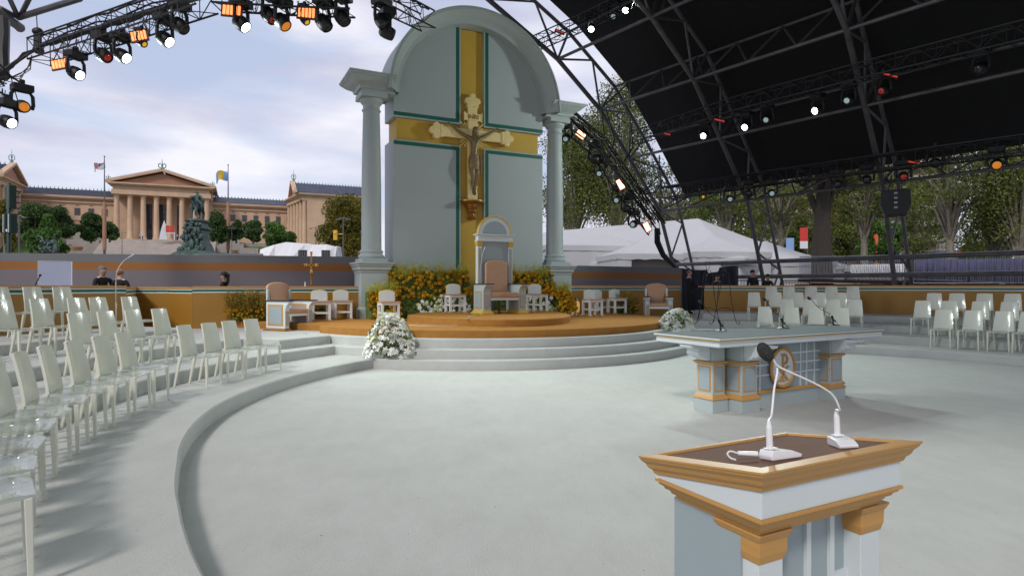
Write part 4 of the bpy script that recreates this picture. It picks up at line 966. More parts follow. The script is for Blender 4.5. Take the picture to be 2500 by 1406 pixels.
p = gp(1160, 762, O2) + Vector((0, .5, 0)); q = lambda px, py: at(px, py, p.y) - p
floorstand('black microphone stand standing behind the chrome one left of the throne', p, q(1160, 672).z, 'black', [q(1166, 659)])
# processional cross
p = at(760, 700, 17.6); t = thing('processional_cross', 'ornate golden processional cross on a pole behind the left gold wall', 'cross', (p.x, p.y, L3)); h = p.z - L3
b = MB(); b.lathe([(.16, 0), (.16, .03), (.03, .06), (.018, .1), (.016, h), (.035, h + .05), (.02, h + .12), (.03, h + .34), (.045, h + .38), (.02, h + .42)], n=12); b.build('pole', 'copper', t, smooth=True)
b = MB(); zc_ = h + .62; b.box(-.02, .02, -.012, .012, h + .4, h + .95); b.box(-.16, .16, -.012, .012, zc_ - .02, zc_ + .02)
for (x, z) in ((-.165, zc_), (.165, zc_), (0, h + .97), (0, h + .44)):
    b.ball((x, 0, z), (.035, .02, .035), 8, 6)
    for dx, dz in ((.03, .03), (-.03, .03), (.03, -.03), (-.03, -.03)): b.ball((x + dx, 0, z + dz), .015, 6, 4)
b.build('cross_head', 'copper', t, smooth=True)
p = at(745, 697, 17.55); b = MB(); b.lathe([(.03, 0), (.03, .02), (.02, .03), (.02, .12), (.0, .13)], n=10); o = b.build('altar_candle', 'white', loc=(p.x, p.y, 1.67 - .0)); tag(o, 'short white candle standing on the left gold wall beside the golden cross', 'candle')
# lantern
p = gp(1406, 766, O1); t = thing('candle_lantern', 'glass candle lantern with dark frame behind the white seats right of the right column', 'lantern', p)
b = MB(); b.lathe([(.13, 0), (.13, .03), (.1, .05)], n=16); b.lathe([(.1, .42), (.06, .5), (.03, .52), (.03, .56), (0, .57)], n=16); b.build('frame', 'bronze', t, smooth=True)
b = MB(); b.lathe([(.1, .05), (.13, .15), (.13, .32), (.1, .42)], n=16); b.build('glass', 'amber', t, smooth=True)
# clear screen lectern left
p = at(135, 698, 14.9); t = thing('lectern_screen', 'pale blue rectangular panel standing behind the left curved gold wall', 'panel', (p.x, p.y, L3), R(22))
b = MB(); z1 = at(135, 639, 14.9).z - L3; b.box(-.33, .33, -.02, .02, .3, z1); b.build('screen', 'bluelt', t, bevel=.005)
b = MB(); b.box(-.34, -.33, -.025, .025, .3, z1 + .01); b.box(.33, .345, -.03, .03, .3, z1 + .01); b.box(-.34, .345, -.03, .03, z1, z1 + .012); b.build('edge', 'tarp', t)
b = MB(); b.box(-.03, .03, .02, .08, 0, z1 - .2); b.box(-.25, .25, -.15, .2, 0, .03); b.build('stand', 'black', t)
p = at(85, 700, 14.5); t = thing('gooseneck_microphone', 'black gooseneck microphone beside the pale blue panel on the left', 'microphone', (p.x, p.y, L3)); q = lambda px, py: at(px, py, p.y) - Vector((p.x, p.y, L3))
b = MB(); b.lathe([(.1, 0), (.1, .02), (.012, .03), (.012, 1.1)], n=14); b.build('pole', 'black', t); b = MB(); b.path([(0, 0, 1.1), q(90, 688), q(97, 674)], .012, 6); b.ball(q(98, 672), .03); b.build('microphone', 'black', t, smooth=True)
# wrought iron easels
def easel(label, px):
    Y_ = 17.6; c_ = at(px, 777, Y_); t = thing('iron_easel', label, 'easel', (c_.x, c_.y, L3 + .004), 0, 'black wrought iron easels'); k = Y_ / F
    P = lambda dx, py, y=0: Vector((dx * k, y, (781 - py) * k))
    def leg(pts, nm='leg'): b = MB(); b.path(pts, .0095, 6); b.build(nm, 'black', t, smooth=True)
    leg([P(-4, 648), P(-10, 660), P(-13, 680), P(-17, 730), P(-24, 765), P(-28, 776), P(-33, 781), P(-37, 777), P(-34, 773)])
    leg([P(5, 648), P(11, 660), P(13, 680), P(19, 730), P(26, 765), P(30, 776), P(35, 781), P(39, 777), P(36, 773)])
    leg([P(0, 660, .1), P(-5, 720, .35), P(-9, 778, .6)])
    b = MB()
    b.path([P(-22, 748)] + [P(22 * cos(R(a)) * -1, 752 - 12 * sin(R(a))) for a in range(15, 166, 15)] + [P(22, 750)], .008, 5)
    for s in (-1, 1): b.path([P(s * 1, 652), P(s * 3, 642), P(s * 7, 632), P(s * 4, 626), P(s * 1, 630)], .007, 5); b.path([P(s * 14, 705), P(s * 17, 700), P(s * 12, 710)], .006, 5)
    b.build('scrollwork', 'black', t, smooth=True)
easel('left one of two black wrought iron easels beside the right gold wall', 1728)
easel('right one of two black wrought iron easels beside the right gold wall', 1768)

# ================================================================ PEOPLE
def person(label, p, rz, h=1.76, cloth='suit', hair='hairb', bald=False, pose='stand', shirt=True, glasses=False, zbase=None, legm=None):
    s = h / 1.76
    if pose == 'sit': hip = .70
    else: hip = .93
    d = hip - .93
    A = [(0, 0, .93 + d, .135), (0, .0, 1.10 + d, .125), (0, .01, 1.28 + d, .15), (0, .01, 1.40 + d, .125), (0, -.0, 1.50 + d, .052), (0, -.015, 1.60 + d, .083), (0, -.01, 1.68 + d, .088), (0, 0, 1.74 + d, .05), (0, -.10, 1.615 + d, .016), (-.088, .0, 1.62 + d, .017), (.088, .0, 1.62 + d, .017)]
    E_ = [(0, 1), (1, 2), (2, 3), (3, 4), (4, 5), (5, 6), (6, 7), (5, 8), (5, 9), (5, 10)]
    hands = []
    for sx in (-1, 1):
        i = len(A)
        if pose == 'reach': pts = [(sx * .19, .0, 1.40, .07), (sx * .22, -.12, 1.16, .05), (sx * .14, -.38, 1.10, .037), (sx * .12, -.47, 1.09, .033)]
        elif pose == 'sit': pts = [(sx * .19, .0, 1.40 + d, .065), (sx * .25, -.05, 1.13 + d, .048), (sx * .2, -.28, 1.02 + d, .036), (sx * .18, -.36, 1.0 + d, .032)]
        else: pts = [(sx * .19, .0, 1.40, .065), (sx * .25, .02, 1.12, .048), (sx * .25, -.05, .88, .036), (sx * .24, -.08, .80, .033)]
        A += pts; E_ += [(3, i), (i, i + 1), (i + 1, i + 2), (i + 2, i + 3)]; hx, hy, hz = pts[-1][:3]; hands.append((hx, hy, hz))
        fd = Vector(pts[-1][:3]) - Vector(pts[-2][:3]); fd.normalize(); sd = Vector((1, 0, 0))
        for q, (o_, L) in enumerate(((-.03, .07), (-.01, .085), (.01, .08), (.03, .065))):
            k = len(A); p0 = Vector((hx, hy, hz)) + sd * o_ + fd * L * .6; p1 = Vector((hx, hy, hz)) + sd * o_ + fd * L + Vector((0, 0, -.02)); A.append((*p0, .010)); A.append((*p1, .008)); E_ += [(i + 3, k), (k, k + 1)]
        k = len(A); p1 = Vector((hx, hy, hz)) - sd * sx * .045 + fd * .03; A.append((*p1, .010)); E_.append((i + 3, k))
        j = len(A)
        if pose == 'sit': lg = [(sx * .10, -.02, .66, .10), (sx * .12, -.42, .62, .075), (sx * .12, -.42, .12, .048), (sx * .12, -.54, .05, .04)]
        elif pose == 'reach': lg = [(sx * .10, 0, .86, .105), (sx * .11, -.03, .48, .075), (sx * .11, .02 * sx, .10, .05), (sx * .12, -.12, .05, .045)]
        else: lg = [(sx * .10, 0, .86, .105), (sx * .11, -.01, .48, .075), (sx * .11, .0, .10, .05), (sx * .12, -.13, .05, .045)]
        A += lg; E_ += [(0, j), (j, j + 1), (j + 1, j + 2), (j + 2, j + 3)]
    A = [(x * s, y * s, z * s, r * s) for x, y, z, r in A]
    def asg(c):
        if c.z > (1.475 + d) * s: return 0
        for hx, hy, hz in hands:
            if (c - Vector((hx, hy, hz)) * s).length < .1 * s: return 0
        if shirt and c.z > (1.44 + d) * s: return 2
        if shirt and c.y < -.08 * s and abs(c.x) < .035 * s and c.z > (1.2 + d) * s: return 2
        return 1 if c.z > hip * s or not legm else 3
    t = thing('person', label, 'person', p, rz)
    mats = ['skin', cloth, 'shirt'] + ([legm] if legm else [])
    skin_mesh('body', A, E_, sub=1, parent=t, mats=mats, assign=asg)
    if hair:
        b = MB()
        if bald: b.ball((0, .022 * s, (1.645 + d) * s), (.097 * s, .092 * s, .07 * s), 12, 8)
        else: b.ball((0, .018 * s, (1.675 + d) * s), (.101 * s, .105 * s, .095 * s), 14, 10)
        b.build('hair', hair, t, smooth=True)
    if glasses:
        b = MB(); b.box(-.07 * s, .07 * s, -.105 * s, -.09 * s, (1.635 + d) * s, (1.665 + d) * s); b.build('glasses', 'black', t)
    return t
p = at(251, 700, 16.3); t = person('grey-haired man in a black suit turned right, seated behind the left gold wall', (p.x, p.y, .68), R(65), 1.76, hair='hairg', pose='sit')
p = at(293, 700, 16.3); t = person('balding man seen from behind in black, right of the grey-haired man', (p.x, p.y, .62), R(172), 1.76, hair='hairr', bald=True, pose='sit', shirt=True)
p = at(546, 700, 18.0); t = person('dark-haired woman in glasses facing left behind the straight gold wall', (p.x, p.y, .60), R(-75), 1.72, hair='hairb', pose='sit', shirt=False, glasses=True)
b = MB(); b.ball((0, .11, 1.38), (.05, .06, .07), 8, 6); b.path([(0, .11, 1.4), (0, .12, 1.22), (0, .1, 1.1)], .03, 6, rs=[.045, .04, .015]); b.build('ponytail', 'hairb', t, smooth=True)
p = gp(1683, 768, L3); person('balding man in a black suit standing in the opening of the right wall, facing right', (p.x, p.y, L3), R(58), 1.74, hair='hairr', bald=True, pose='reach')
def behind(px, py_top, Y_, *a, **k):
    q = at(px, py_top, Y_); h = k.pop('h', 1.76); return person(a[0], (q.x, q.y, q.z - h), k.pop('rz', 0), h, **k)
behind(1751, 670, 26.5, 'man with a grey scarf partly hidden behind the iron easels', rz=R(10), cloth='navy', hair='hairb', shirt=True)
behind(1838, 659, 26.0, 'tall man in a black shirt looking down behind the right gold wall', rz=R(20), h=1.84, shirt=False)
behind(1874, 669, 26.5, 'shorter man in glasses and black top at the shoulder of the tall man', rz=R(-50), h=1.72, shirt=False, glasses=True)
#@@EXT
# ================================================================ EXTERIOR : MUSEUM
MO = (-125.7, 221, 0); MR = R(24)
mu = thing('museum', 'wide sandstone museum with columned temple portico and blue slate roofs beyond the left wall', 'museum', MO, MR)
# local: x along facade, -y towards the camera; z absolute
HB = 18.3
MB().box(-16, 16, 7, 26, 14, 37.4).build('wall', 'stone', mu)                      # portico hall
b = MB(); b.box(-15.6, 15.6, -.6, 7, 33.9, 35.5); b.box(-15.2, 15.2, -.3, 7, 35.5, 37.0); b.box(-16.2, 16.2, -1.3, 8, 37.0, 37.4); b.box(-16.8, 16.8, -1.9, 8, 37.4, 37.9); b.build('entablature', 'stone', mu)
b = MB(); b.prismy([(-14.9, 37.9), (14.9, 37.9), (0, 42.0)], -.2, 25); b.build('pediment', 'stonedk', mu)
b = MB()
for s in (-1, 1):
    p0, p1 = Vector((s * 17.1, 37.6)), Vector((0, 42.6)); d = (p1 - p0).normalized(); n_ = Vector((-d.y, d.x)) * (1 if s > 0 else -1)
    if n_.y < 0: n_ = -n_
    b.prismy([tuple(p0), tuple(p1), tuple(p1 + n_ * .9), tuple(p0 + n_ * .9)], -1.9, 0); b.prismy([tuple(p0 + n_ * .5), tuple(p1 + n_ * .5), tuple(p1 + n_ * 1.0), tuple(p0 + n_ * 1.0)], 0.01, 27)
b.build('raking_cornice', 'stone', mu)
for k in range(8):
    x = -14.2 + 28.4 * k / 7
    b = MB(); b.box(x - 1.15, x + 1.15, -.15, 2.15, HB - .3, HB + .3); b.lathe([(1.1, HB + .3), (1.05, HB + .8), (.95, HB + 1.0), (.93, HB + 6), (.8, 32.2)], (x, 1, 0), 14)
    c_ = b.build('column', 'stone', mu, smooth=True)
    b = MB(); b.lathe([(.78, 32.2), (.9, 32.5), (.85, 33.0), (1.05, 33.6), (1.1, 33.7)], (x, 1, 0), 10); b.box(x - 1.15, x + 1.15, -.15, 2.15, 33.65, 33.9); b.build('capital', 'stone', c_, smooth=True)
for x0, x1 in ((-1.75, 1.75), (-5.9, -4.2), (4.2, 5.9)):
    b = MB(); b.box(x0 - .12, x1 + .12, 6.9, 7.0, HB, 31.6); f_ = b.build('window', 'black', mu)
    b = MB(); nx_ = 3 if x1 - x0 > 2 else 1; dx = (x1 - x0) / nx_
    for i in range(nx_):
        for j in range(7):
            z0 = HB + .2 + j * 1.9
            if j == 2: continue
            b.box(x0 + i * dx + .12, x0 + (i + 1) * dx - .12, 6.86, 6.9, z0, z0 + 1.75)
    b.build('pane', 'glass', f_)
def finial(x, y, z, h, s=1.0):
    b = MB(); b.lathe([(.5 * s, 0), (.55 * s, h * .15), (.2 * s, h * .25), (.35 * s, h * .45), (.12 * s, h * .6), (.05 * s, h)], (x, y, z), 8)
    for a in (-1, 1): b.path([(x, y, z + h * .1), (x + a * s * .9, y, z + h * .2), (x + a * s * 1.0, y, z + h * .45), (x + a * s * .4, y, z + h * .6)], .16 * s, 5)
    b.build('roof_finial', 'verdl', mu)
finial(0, -1, 43.4, 3.6, 1.2); finial(-16.3, -1.2, 38.6, 1.9, .7); finial(16.3, -1.2, 38.6, 1.9, .7)
b = MB()
for k in range(60):
    u = -1 + 2 * k / 59; z = 43.4 - abs(u) * 4.9; b.box(u * 16.6 - .1, u * 16.6 + .1, -1.85, -1.6, z, z + .45)
b.build('roof_cresting', 'stone', mu)
# wings
def wing(x0, x1, wins):
    b = MB(); b.box(x0, x1, 8, 26, 10, 33.0); wl = b.build('wall', 'stone', mu)
    b = MB(); b.box(x0, x1, 7.5, 8, 31.0, 31.4); b.box(x0, x1, 7.2, 8, 32.2, 32.7); b.box(x0, x1, 6.7, 8, 32.7, 33.5); b.box(x0, x1, 7.7, 8, 24.9, 25.1); b.build('cornice', 'stone', wl)
    b = MB(); b.prismx([(6.6, 33.5), (26, 33.5), (16, 36.6)], x0, x1)
    n = int((x1 - x0) / .62)
    for k in range(n): x = x0 + (k + .5) * (x1 - x0) / n; b.prismx([(6.6, 33.55), (6.6, 33.75), (15.9, 36.85), (15.9, 36.6)], x - .06, x + .06)
    rf = b.build('roof', 'slate', mu)
    b = MB(); n = int((x1 - x0) / 1.15); b.prismy([(x0, 36.5), (x1, 36.5)] + [q for k in range(n - 1, -1, -1) for q in ((x0 + (k + .68) * (x1 - x0) / n, 36.72), (x0 + (k + .5) * (x1 - x0) / n, 37.6), (x0 + (k + .32) * (x1 - x0) / n, 36.72))], 15.93, 16.07)
    b.build('ridge_cresting', 'verdl', rf)
    for x in wins:
        for z, hh in ((26.6, 2.7), (20.6, 3.0)):
            b = MB(); b.box(x - .95, x + .95, 7.93, 8, z, z + hh); f_ = b.build('window', 'stonedk', mu); b = MB(); b.box(x - .8, x + .8, 7.9, 7.93, z + .12, z + hh - .12); b.build('pane', 'glass', f_)
        b = MB(); b.box(x - .5, x + .5, 7.8, 8, 30.1, 30.5); b.build('wall_vent', 'stonedk', wl)
wing(-48, -16, [-18.9 - 4.1 * k for k in range(7)]); wing(16, 48, [18.9 + 4.1 * k for k in range(7)])
def pavilion(s):
    xi, xo = s * 42.5, s * 72; x0, x1 = min(xi, xo), max(xi, xo)
    sl_ = 3.9 if s > 0 else 0.
    b = MB(); b.prism([(xi + sl_ + s * 1.8, -15), (xo, -15), (xo, 12), (xi + s * 1.0, 12), (xi + s * 1.8, 7)][::s], 10, 33.4); wl = b.build('wall', 'stone', mu)
    b = MB(); es = [(.05, 33.4), (.05, 34.6), (.4, 34.7), (.5, 35.0), (1.2, 35.3), (1.3, 35.8)]; fp = [(xi + sl_, -15), (xo, -15), (xo, 7), (xi, 7)]; sg = [(-s, -1), (s, -1), (s, 1), (-s, 1)]
    for i in range(5): b.add([(fp[j][0] + sg[j][0] * o, fp[j][1] + sg[j][1] * o, z) for o, z in (es[i], es[i + 1]) for j in range(4)], [(j, (j + 1) % 4, 4 + (j + 1) % 4, 4 + j) for j in range(4)] + [(3, 2, 1, 0), (4, 5, 6, 7)])
    b.build('entablature', 'stone', wl)
    b = MB(); e = 1.3; b.prismx([(-16.2, 35.8), (8.2, 35.8), (-4, 41.0)], x0 + (sl_ * .45 if s > 0 else 0), x1); 
    rf = b.build('roof', 'slate', mu)
    b = MB(); n = int((x1 - x0) / .62)
    for k in range(n): x = x0 + sl_ * .45 + (k + .5) * (x1 - x0 - sl_ * .45) / n; b.prismx([(-16.25, 35.9), (-16.2, 36.15), (-4, 41.3), (-4, 41.0)], x - .06, x + .06)
    b.build('roof_rib', 'slate', rf)
    b = MB(); n = int((x1 - x0) / 1.15); xq = x0 + sl_ * .45; b.prismy([(xq, 40.9), (x1, 40.9)] + [q for k in range(n - 1, -1, -1) for q in ((xq + (k + .68) * (x1 - xq) / n, 41.12), (xq + (k + .5) * (x1 - xq) / n, 42.05), (xq + (k + .32) * (x1 - xq) / n, 41.12))], -4.07, -3.93)
    b.build('ridge_cresting', 'verdl', rf)
    xf = xi + sl_ * .45
    b = MB(); b.prismx([(-15, 35.9), (7, 35.9), (-4, 40.4)], xf - .05 if s > 0 else xf - .25, xf + .25 if s > 0 else xf + .05); b.build('pediment', 'stonedk', mu)
    b = MB()
    for (ya, yb) in ((-16.3, -4), (8.3, -4)): b.prismx([(ya, 35.8), (yb, 41.1), (yb, 41.9), (ya, 36.6)], xf - 1.3 if s > 0 else xf - .3, xf + .3 if s > 0 else xf + 1.3)
    b.build('raking_cornice', 'stone', mu)
    for k in range(6):
        y = -14 + 20 * k / 5; xk = xi + sl_ * (1 - k / 5) + s * .9; b = MB(); b.lathe([(.95, 17), (.9, 18), (.85, 24), (.75, 32.3), (.95, 33.3)], (xk, y, 0), 12); b.box(xk - .95, xk + .95, y - .95, y + .95, 33.1, 33.4); b.build('column', 'stone', mu, smooth=True)
    finial(xf, -4, 41.9, 4.2, .8); finial(xf - s * 0, -15.6, 36.6, 1.8, .6)
pavilion(1); pavilion(-1)
Mm = Matrix.Translation(MO) @ Matrix.Rotation(MR, 4, 'Z')
def mw(x, y, z): return Mm @ Vector((x, y, z))
# museum steps (structure) and terraced wall blocks
b = MB()
for k in range(26): b.box(-17.5, 17.5, -3 - 1.15 * (k + 1), 2, 17.9 - .42 * (k + 1) - .4, 17.9 - .42 * k)
struct(b.build('museum_steps', 'steps', loc=MO, rz=MR))
b = MB(); b.box(-60, 60, -1, 30, 5, 17.85); struct(b.build('museum_terrace', 'conc', loc=MO, rz=MR))
b = MB(); b.add([(-90, -75, -1), (95, -75, -1), (95, -20, 8), (60, -1.5, 16.5), (-60, -1.5, 16.5), (-90, -20, 8)], [(0, 1, 2, 3, 4, 5)]); struct(b.build('hillside', 'grass', loc=MO, rz=MR))
for s, lab in ((-1, 'stepped pale stone terrace wall left of the museum stairs'), (1, 'stepped pale stone terrace wall right of the museum stairs')):
    t = thing('terrace_wall', lab, 'wall', MO, MR)
    for i, (a, w_, y, z) in enumerate(((17.6, 3.2, -5, 19.6), (17.7, 9, -9, 17.0), (20.7, 4.6, -7.2, 20.0), (17.7, 16, -16, 13.0), (25.5, 6, -12, 15.4), (17.7, 3, -22, 12.0))):
        x0, x1 = sorted((s * a, s * (a + w_))); MB().box(x0, x1, y, y + 14, 0, z).build('stone_block', 'conc', t)
    b = MB(); b.lathe([(.0, 13), (1.6, 13), (2.0, 14.2), (1.9, 14.4), (0, 14.4)], (s * 23, -14.5, 0), 16); b.build('fountain_basin', 'stonedk', t)
# generic red lettered sculpture replaced by plain stand-in, with white pointed backing
p = at(408, 588, 214); t = thing('plaza_sculpture', 'white pointed panel with a red block sculpture on a white stand before the museum columns', 'sculpture', (p.x, p.y, 17.7), MR)
b = MB(); b.prismy([(-2.4, 0), (.1, 0), (.1, 3), (-.3, 5), (-.9, 6.8), (-1.6, 4.6), (-2.2, 2)], 0, .5); b.build('panel', 'tarp', t)
b = MB(); b.box(-.5, -.2, -.8, -.5, 0, 2.6); b.box(2.1, 2.4, -.8, -.5, 0, 2.6); b.box(-.6, 2.5, -.9, -.4, 2.2, 2.6); b.build('stand', 'tarp', t)
b = MB(); b.box(-.3, .8, -1.0, -.4, 2.61, 3.7); b.box(.95, 2.2, -1.0, -.4, 2.61, 3.7); b.box(-.3, .8, -1.0, -.4, 3.8, 4.9); b.box(.95, 2.2, -1.0, -.4, 3.8, 4.9); b.build('red_blocks', 'redp', t)
# guards
for px, lab in ((342, 'left one of two tiny guards left of the museum doors'), (348, 'right one of two tiny guards left of the museum doors'), (433, 'left one of two tiny guards right of the red sculpture'), (440, 'right one of two tiny guards right of the red sculpture')):
    p = at(px, 588, 214); t = thing('person', lab + ', pale shirt and dark trousers', 'person', (p.x, p.y, 17.9))
    A = [(0, 0, .9, .16), (0, 0, 1.4, .19), (0, 0, 1.55, .08), (0, 0, 1.68, .13), (-.25, 0, 1.4, .08), (-.3, 0, 1.1, .07), (-.3, -.05, .85, .05), (.25, 0, 1.4, .08), (.3, 0, 1.1, .07), (.3, -.05, .85, .05), (-.1, 0, .5, .1), (-.12, 0, .05, .08), (.1, 0, .5, .1), (.12, 0, .05, .08)]
    skin_mesh('body', A, [(0, 1), (1, 2), (2, 3), (1, 4), (4, 5), (5, 6), (1, 7), (7, 8), (8, 9), (0, 10), (10, 11), (0, 12), (12, 13)], parent=t, mats=('skin', 'flagl', 'suit'), assign=lambda c: 0 if c.z > 1.55 else (1 if c.z > .95 else 2))
# flagpoles
def usf(px, ptop, Y_):
    k = Y_ / F; p = at(px, ptop, Y_); H = p.z - 8
    t = thing('flagpole', 'left flagpole flying a drooping striped flag with blue canton', 'flagpole', (p.x, p.y, 8))
    b = MB(); b.lathe([(.36, 0), (.3, 10), (.2, H * .6), (.09, H), (.2, H + .1), (.2, H + .3), (0, H + .45)], n=10); b.build('pole', 'steel', t, smooth=True)
    b = MB(); b.lathe([(.5, 4), (.5, 13), (.42, 17.0), (.30, 17.5)], n=12); b.build('pole_base', 'stonedk', t, smooth=True)
    return t, k, H
t, k, H = usf(255, 384, 175)
def fl(u, v):   # u along fly 0..1 , v down hoist 0..1 ; sagging flag
    return Vector((-(1 + 27 * u) * k, .8 * sin(u * 7 + v), H - (6 + 18 * v + u * 17 + 3 * sin(u * 6)) * k + (u * v) * 4 * k))
def fpatch(u0, u1, v0, v1, m, n=6):
    b = MB(); vs = []; fs = []
    for i in range(n + 1):
        u = u0 + (u1 - u0) * i / n
        for v in (v0, v1): vs.append(fl(u, v))
    for i in range(n): fs.append((2 * i, 2 * i + 1, 2 * i + 3, 2 * i + 2))
    b.add(vs, fs); return b
base = fpatch(0, 1, 0, 1, 'flagw', 12).build('flag', 'flagw', t); sd = base.modifiers.new('s', 'SOLIDIFY'); sd.thickness = .05
b = MB()
for i in range(0, 13, 2): pb = fpatch(0, 1, i / 13, (i + 1) / 13, 'flagr', 12); b.add([Vector(v) + Vector((0, -.06, 0)) for v in pb.v], pb.f)
b.build('stripe', 'flagr', base)
b = MB(); pb = fpatch(0, .42, 0, 7 / 13, 'flagb', 6); b.add([Vector(v) + Vector((0, -.1, 0)) for v in pb.v], pb.f); b.build('canton', 'flagb', base)
p = at(557, 405, 175); H = p.z - 8
t = thing('flagpole', 'right flagpole flying a light blue and yellow vertical banded flag', 'flagpole', (p.x, p.y, 8))
b = MB(); b.lathe([(.36, 0), (.3, 10), (.2, H * .6), (.09, H), (.2, H + .1), (.2, H + .3), (0, H + .45)], n=10); b.build('pole', 'steel', t, smooth=True)
b = MB(); b.lathe([(.5, 4), (.5, 13), (.42, 17.0), (.30, 17.5)], n=12); b.build('pole_base', 'stonedk', t, smooth=True)
def fl(u, v): return Vector((-(2 + 30 * u) * k, .8 * sin(u * 7 + v), H - (10 + 23 * v + u * 8 + 2.5 * sin(u * 7 + 1)) * k))
base = fpatch(0, .34, 0, 1, '', 5).build('flag', 'flagl', t); fpatch(.34, .66, 0, 1, '', 5).build('yellow_band', 'flagy', base); fpatch(.66, 1, 0, 1, '', 5).build('blue_band', 'flagl', base)

# equestrian statue
p = at(482, 640, 100); zb = 2.0
t = thing('equestrian_statue', 'dark green bronze rider on horseback atop a tall figured pedestal', 'statue', (p.x, p.y, 0), R(3))
k = 100 / F; Zp = lambda py: EYE - (py - HY) * k
b = MB(); b.stack(-1.0, 1.0, -1.2, 1.2, [(1.75, -1), (1.75, Zp(627)), (1.85, Zp(625)), (1.75, Zp(622)), (.9, Zp(612)), (.6, Zp(598)), (.35, Zp(588)), (.25, Zp(563)), (.6, Zp(560)), (.6, Zp(557)), (.25, Zp(554)), (.05, Zp(545)), (.3, Zp(541)), (.3, Zp(538)), (.1, Zp(536))]); b.build('pedestal', 'verd', t)
b = MB(); rr_ = random.Random(3)
for s in (-1, 1):
    for q_ in range(26):
        z = rr_.uniform(Zp(622), Zp(562)); w_ = 2.35 - (z - Zp(622)) * .33; b.ball((s * rr_.uniform(.2, w_), -rr_.uniform(1.2, 1.7) - .5 * (Zp(562) - z) / 4, z), (rr_.uniform(.15, .42), .35, rr_.uniform(.3, .75)), 7, 5)
for q_ in range(14): b.ball((rr_.uniform(-1.3, 1.3), -1.7, rr_.uniform(Zp(557), Zp(543))), (.25, .3, .25), 6, 4)
b.ball((0, -1.9, Zp(600)), (.5, .4, 1.0), 8, 6); b.build('relief_figures', 'verd', t, smooth=True)
h0 = Zp(537)
HS = 1.32
hj = [(0, .9, h0 + 2.35, .52), (0, 0, h0 + 2.3, .50), (0, -.7, h0 + 2.45, .48), (0, -1.05, h0 + 3.0, .33), (0, -1.3, h0 + 3.5, .24), (0, -1.65, h0 + 3.35, .2), (0, -1.95, h0 + 3.0, .13),
      (-.3, -.75, h0 + 1.7, .22), (-.32, -.85, h0 + .95, .13), (-.32, -.8, h0 + .1, .12), (.3, -.8, h0 + 1.75, .22), (.32, -1.15, h0 + 1.15, .13), (.32, -1.0, h0 + .5, .1),
      (-.3, .95, h0 + 1.75, .27), (-.3, 1.15, h0 + 1.0, .14), (-.3, .95, h0 + .1, .12), (.3, .95, h0 + 1.75, .27), (.3, 1.15, h0 + 1.0, .14), (.3, .95, h0 + .1, .12), (0, 1.4, h0 + 2.3, .18), (0, 1.6, h0 + 1.3, .12)]
skin_mesh('horse', [(x*HS*.9, y*HS, h0 + (z-h0)*1.02, r*HS) for x,y,z,r in hj], [(0, 1), (1, 2), (2, 3), (3, 4), (4, 5), (5, 6), (2, 7), (7, 8), (8, 9), (2, 10), (10, 11), (11, 12), (0, 13), (13, 14), (14, 15), (0, 16), (16, 17), (17, 18), (0, 19), (19, 20)], root=1, parent=t, mats=('verd',))
rj = [(0, .1, h0 + 2.95, .3), (0, .1, h0 + 3.5, .32), (0, .05, h0 + 3.85, .26), (0, 0, h0 + 4.1, .12), (0, -.03, h0 + 4.32, .17), (-.42, -.0, h0 + 3.75, .16), (-.55, -.1, h0 + 3.3, .13), (-.35, -.5, h0 + 3.2, .1), (.42, 0, h0 + 3.75, .16), (.6, .0, h0 + 3.3, .13), (.62, -.1, h0 + 2.8, .1), (-.45, -.1, h0 + 2.7, .2), (-.62, -.35, h0 + 2.0, .14), (-.62, -.3, h0 + 1.35, .11), (.45, -.1, h0 + 2.7, .2), (.62, -.35, h0 + 2.0, .14), (.62, -.3, h0 + 1.35, .11)]
skin_mesh('rider', [(x*HS, y*HS, h0 + (z-h0)*1.02, r*HS) for x,y,z,r in rj], [(0, 1), (1, 2), (2, 3), (3, 4), (2, 5), (5, 6), (6, 7), (2, 8), (8, 9), (9, 10), (0, 11), (11, 12), (12, 13), (0, 14), (14, 15), (15, 16)], parent=t, mats=('verd',))
b = MB(); b.prismy([(-.38, h0 + 4.42), (.38, h0 + 4.42), (.2, h0 + 4.62), (0, h0 + 4.7), (-.2, h0 + 4.62)], -.2, .15); b.build('hat', 'verd', t)
b = MB(); b.add([(-.5, .15, h0 + 3.9), (.5, .15, h0 + 3.9), (.85, .6, h0 + 1.9), (.5, .9, h0 + 1.5), (-.5, .9, h0 + 1.5), (-.9, .6, h0 + 1.9), (-.62, -.1, h0 + 2.6), (.62, -.1, h0 + 2.6)], [(0, 1, 2, 3, 4, 5), (0, 5, 6), (1, 7, 2)]); o = b.build('cape', 'verd', t); sd = o.modifiers.new('s', 'SOLIDIFY'); sd.thickness = .12
